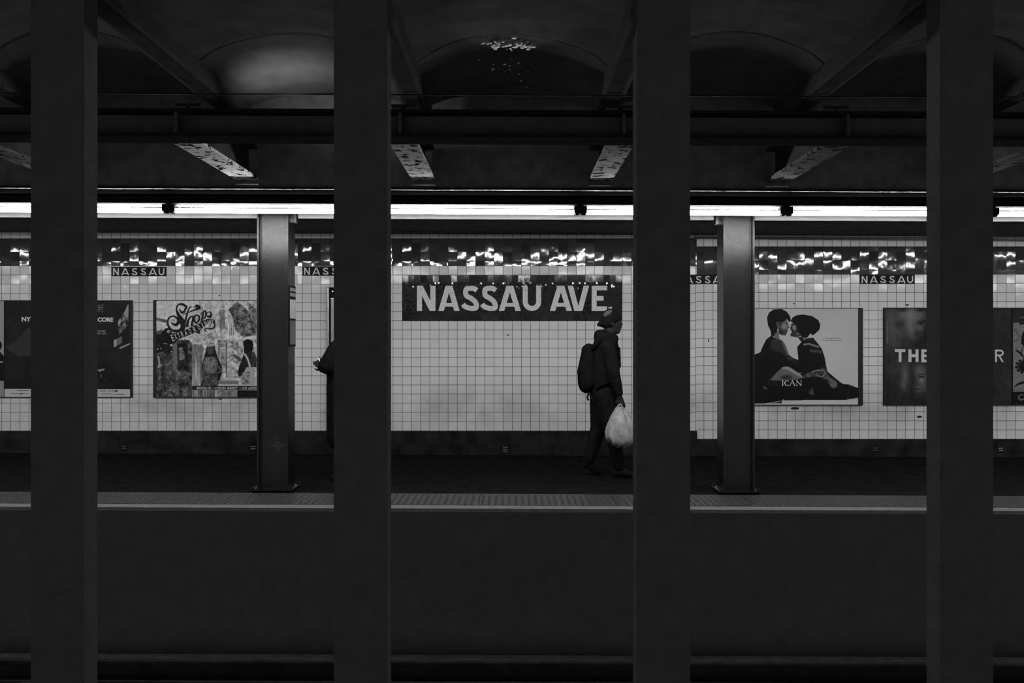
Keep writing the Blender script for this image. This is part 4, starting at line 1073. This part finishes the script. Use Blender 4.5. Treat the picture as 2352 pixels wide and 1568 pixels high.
cap_(bm, P(1413, 800), .045, P(1414, 895), .05, 2.0); cap_(bm, P(1372, 895), .06, P(1410, 897), .06, 2.2); cap_(bm, P(1372, 800), .06, P(1368, 880), .06, 2.0)
fused('coat', bm, M_CLOTH, pe, .011, 5)
bm = bmesh.new()
for (h, k, a, dy) in (((1382, 905), (1376, 985), (1354, 1058), .09), ((1388, 905), (1404, 988), (1419, 1068), -.09)):
    cap_(bm, P(*h, dy), .125, P(*k, dy), .088); cap_(bm, P(*k, dy), .088, P(*a, dy), .066)
cap_(bm, P(1384, 902, -.06), .125, P(1384, 902, .06), .125)
fused('trousers', bm, M_CLOTH2, pe, .012, 4)
for (a, to, dy) in (((1352, 1066), (1372, 1087), .09), ((1419, 1080), (1446, 1089), -.09)):
    bm = bmesh.new(); cap_(bm, P(*a, dy), .052, P(to[0], to[1] - 2, dy), .036, .9); cap_(bm, P(a[0] - 6, a[1] + 3, dy), .04, P(a[0], a[1], dy), .045)
    o = fused('shoe', bm, M_BLACK, pe, .009, 2)
    for v in o.data.vertices: v.co.z = max(v.co.z, .002)
bm = bmesh.new(); ell_(bm, P(1404, 728), (.106, .092, .094)); ell_(bm, P(1398, 738), (.088, .094, .085)); cap_(bm, P(1392, 742), .07, P(1384, 742), .045, 1.2); cap_(bm, P(1382, 743, 0), .035, P(1375, 745.5, 0), .02, 2.0); cap_(bm, P(1408, 733, -.05), .05, P(1417, 731, -.02), .045); cap_(bm, P(1408, 733, .05), .05, P(1417, 731, .02), .045)
hat = fused('knit_cap', bm, M_CAP, pe, .009, 3)
bm = bmesh.new(); ell_(bm, P(1395.5, 720.5, -.03), (.064, .064, .036), ry=-.62)  # lit top of the cap, painted as a paler patch
fused('cap_highlight', bm, M_CAPLIGHT, hat, .007, 2)
# backpack
be = empty('backpack', (X0, DP, zf), 'black backpack on the back of the person walking past the sign', 'backpack')
bm = bmesh.new()
cap_(bm, P(1353, 801), .06, P(1346, 803), .05, 1.8); cap_(bm, P(1352, 805), .075, P(1349, 878), .105, 1.45); cap_(bm, P(1349, 805), .06, P(1340, 855), .07, 1.7); cap_(bm, P(1340, 868), .066, P(1347, 885), .085, 1.6); cap_(bm, P(1356, 800), .05, P(1362, 880), .06, 2)
fused('pack_body', bm, M_PACK, be, .011, 5)
bm = bmesh.new(); tube(bm, [P(1350, 797, 0), P(1346, 790.5, 0), P(1353, 789.5, 0), P(1357, 796, 0)], .010, 8); obj('grab_handle', bm, M_PACK, be, smooth=True)
bm = bmesh.new()
for s_ in (-1, 1):
    tube(bm, [P(1358, 802, s_ * .13), P(1375, 782, s_ * .145), P(1398, 781, s_ * .155), P(1418, 800, s_ * .15), P(1419, 840, s_ * .17), P(1395, 872, s_ * .215), P(1365, 890, s_ * .17)], .016, 8)
obj('shoulder_straps', bm, M_PACK, be, smooth=True)
bm = bmesh.new(); tube(bm, [P(1351, 900, -.1), P(1347, 912, -.1), P(1350, 918, -.1)], (.012, .010, .013), 8); obj('hanging_strap', bm, M_PACK, be, smooth=True)
bm = bmesh.new(); tube(bm, [P(1340.5, 807.5, -.07), P(1345.5, 808, -.085)], .004, 6); obj('zip_pull', bm, M_STEEL, be)
# plastic carrier bag
ge = empty('carrier_bag', (X0, DP, zf), 'full white plastic carrier bag hanging from the hand of the walking person', 'bag')
bm = bmesh.new(); NS, NR = 56, 26; rings = []
prof = [(931, 7.5, .045), (936, 10, .06), (944, 15, .08), (955, 21.5, .10), (968, 27, .115), (982, 31, .125), (994, 32.5, .13), (1004, 31.5, .125), (1012, 27, .11), (1018, 20, .085), (1021.5, 9, .04)]
cyc = [1418.5, 1418.5, 1418.5, 1418.8, 1419, 1419.2, 1420, 1420.5, 1421, 1420, 1418]
for j in range(NR):
    q = j / (NR - 1) * (len(prof) - 1); i = min(int(q), len(prof) - 2); f = q - i
    y = prof[i][0] * (1 - f) + prof[i + 1][0] * f; rx = (prof[i][1] * (1 - f) + prof[i + 1][1] * f) / sc; ry = prof[i][2] * (1 - f) + prof[i + 1][2] * f; cx = cyc[i] * (1 - f) + cyc[i + 1] * f
    top = 1 - j / (NR - 1); ring = []
    for k in range(NS):
        a = 2 * PI * k / NS
        w_ = 1 + (.05 + .13 * top) * math.sin(9 * a + 1.3 * math.sin(3 * a)) * (0.35 + .65 * top) + .035 * math.sin(5 * a + j * .35) + .02 * math.sin(14 * a + j * .8)
        c = P(cx, y, -.21); ring.append(bm.verts.new(c + Vector((rx * math.cos(a) * w_, ry * math.sin(a) * w_, .008 * math.sin(4 * a + 1) * (1 - top)))))
    rings.append(ring)
for a, b in zip(rings, rings[1:]):
    for k in range(NS): bm.faces.new((a[k], a[(k + 1) % NS], b[(k + 1) % NS], b[k]))
bm.faces.new(rings[0][::-1]); bm.faces.new(rings[-1]); bmesh.ops.recalc_face_normals(bm, faces=bm.faces)
obj('bag_body', bm, M_BAG, ge, smooth=True)
for s_ in (-1, 1):
    bm = bmesh.new(); tube(bm, [P(1411, 936, -.21 + s_ * .03), P(1416, 927, -.21 + s_ * .028), P(1419.5, 923, -.21 + s_ * .02), P(1421.5, 928, -.21 + s_ * .026), P(1424.5, 936, -.21 + s_ * .03)], (.012, .008, .006, .008, .012), 8)
    obj('handle_loop', bm, M_BAG, ge, smooth=True)
bm = bmesh.new(); ell_(bm, P(1406, 1014, -.30), (.028, .02, .024)); ell_(bm, P(1398, 1005, -.27), (.05, .03, .045))
obj('contents', bm, plain('dark_contents', .03, .5, .3), ge, smooth=True)

# person with the phone, mostly behind a column
DP = 9.6; sc = F / DP; X0 = wx(786, DP); zf = S(X0)
pe = empty('person', (X0, DP, zf), 'person in dark coat holding up a lit phone, mostly hidden behind a track column', 'person')
bm = bmesh.new()
ell_(bm, P(790, 744), (.098, .076, .112)); ell_(bm, P(785, 754), (.080, .066, .09)); cap_(bm, P(786, 767), .055, P(779, 769), .04); cap_(bm, P(776.5, 771), .022, P(775.5, 770), .018)
cap_(bm, P(774, 748), .018, P(769.5, 755), .0115); ell_(bm, P(773, 762), (.017, .022, .009)); ell_(bm, P(773.6, 765), (.015, .02, .008)); cap_(bm, P(776, 743, -.03), .016, P(776, 743, .03), .016)
for s_ in (-1, 1): ell_(bm, P(791, 754, s_ * .078), (.018, .01, .032)); ell_(bm, P(775.5, 749, s_ * .032), (.014, .014, .01))
cap_(bm, P(792, 765), .056, P(794, 785), .066)
cap_(bm, P(792, 812), .125, P(795, 905), .13, 1.3); cap_(bm, P(790, 798, -.15), .06, P(790, 798, .15), .06)
cap_(bm, P(785, 805, -.19), .052, P(763, 848, -.2), .044); cap_(bm, P(763, 848, -.2), .042, P(746, 846, -.14), .028)
cap_(bm, P(790, 805, .19), .052, P(775, 855, .2), .044); cap_(bm, P(775, 855, .2), .042, P(752, 848, .02), .028)
hand(bm, P(750, 847, -.14), (-.55, 0, .6), (-.3, .8, -.1), 1, curl=.65, L=.17)
hand(bm, P(756, 850, .02), (-.7, 0, .3), (.2, -.4, .6), 1, curl=.6, L=.17)
cap_(bm, P(738, 839, -.13), .013, P(731.5, 834, -.13), .0105, seg=12); cap_(bm, P(731.5, 834, -.13), .0105, P(725.6, 829.6, -.13), .008, seg=12)
for dy in (-.09, .09): cap_(bm, P(795, 910, dy), .09, P(793, 980, dy), .06); cap_(bm, P(793, 980, dy), .058, P(796, 1076, dy), .036); cap_(bm, P(796, 1078, dy), .036, P(772, 1094, dy), .028)
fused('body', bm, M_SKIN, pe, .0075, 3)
bm = bmesh.new()
cap_(bm, P(789, 815), .165, P(788, 900), .172, 1.3); cap_(bm, P(788, 900), .172, P(789, 1000), .176, 1.2); cap_(bm, P(787, 799, -.15), .09, P(787, 799, .15), .09); cap_(bm, P(776, 800), .095, P(768, 828), .105, 1.3)
cap_(bm, P(780, 806, -.18), .10, P(762, 838, -.2), .095); cap_(bm, P(762, 838, -.2), .092, P(748.5, 843, -.15), .056)
cap_(bm, P(788, 806, .18), .08, P(774, 850, .2), .07); cap_(bm, P(774, 850, .2), .068, P(758, 848, .04), .05); cap_(bm, P(792, 782), .08, P(785, 786), .07)
fused('coat', bm, M_CLOTH, pe, .012, 5)
bm = bmesh.new()
for dy in (-.09, .09): cap_(bm, P(794, 960, dy), .10, P(796, 1070, dy), .068)
fused('trousers', bm, M_CLOTH2, pe, .013, 3)
for dy in (-.09, .09):
    bm = bmesh.new(); cap_(bm, P(798, 1088, dy), .05, P(771, 1095, dy), .034, .9); o = fused('shoe', bm, M_BLACK, pe, .009, 2)
    for v in o.data.vertices: v.co.z = max(v.co.z, .002)
bm = bmesh.new(); ell_(bm, P(795, 741), (.096, .088, .108)); cap_(bm, P(797, 750), .075, P(798, 768), .05)
fused('hair', bm, M_HAIR, pe, .010, 3)
ph = empty('smartphone', (X0, DP, zf), 'small smartphone with a lit screen held up by the half hidden person', 'phone')
c = P(740, 829, -.13)
bm = bmesh.new(); box(bm, -.036, .036, -.0045, .0045, -.072, .072, bev=.003)
rot = Matrix.Translation(c + Vector((.01, 0, -.02))) @ Matrix.Rotation(math.radians(-70), 4, 'Z') @ Matrix.Rotation(math.radians(12), 4, 'X')
bmesh.ops.transform(bm, matrix=rot, verts=bm.verts); obj('phone_case', bm, M_BLACK, ph)
bm = bmesh.new(); box(bm, -.032, .032, -.0056, -.0046, -.062, .064); bmesh.ops.transform(bm, matrix=rot, verts=bm.verts); obj('screen', bm, M_SCREEN, ph)
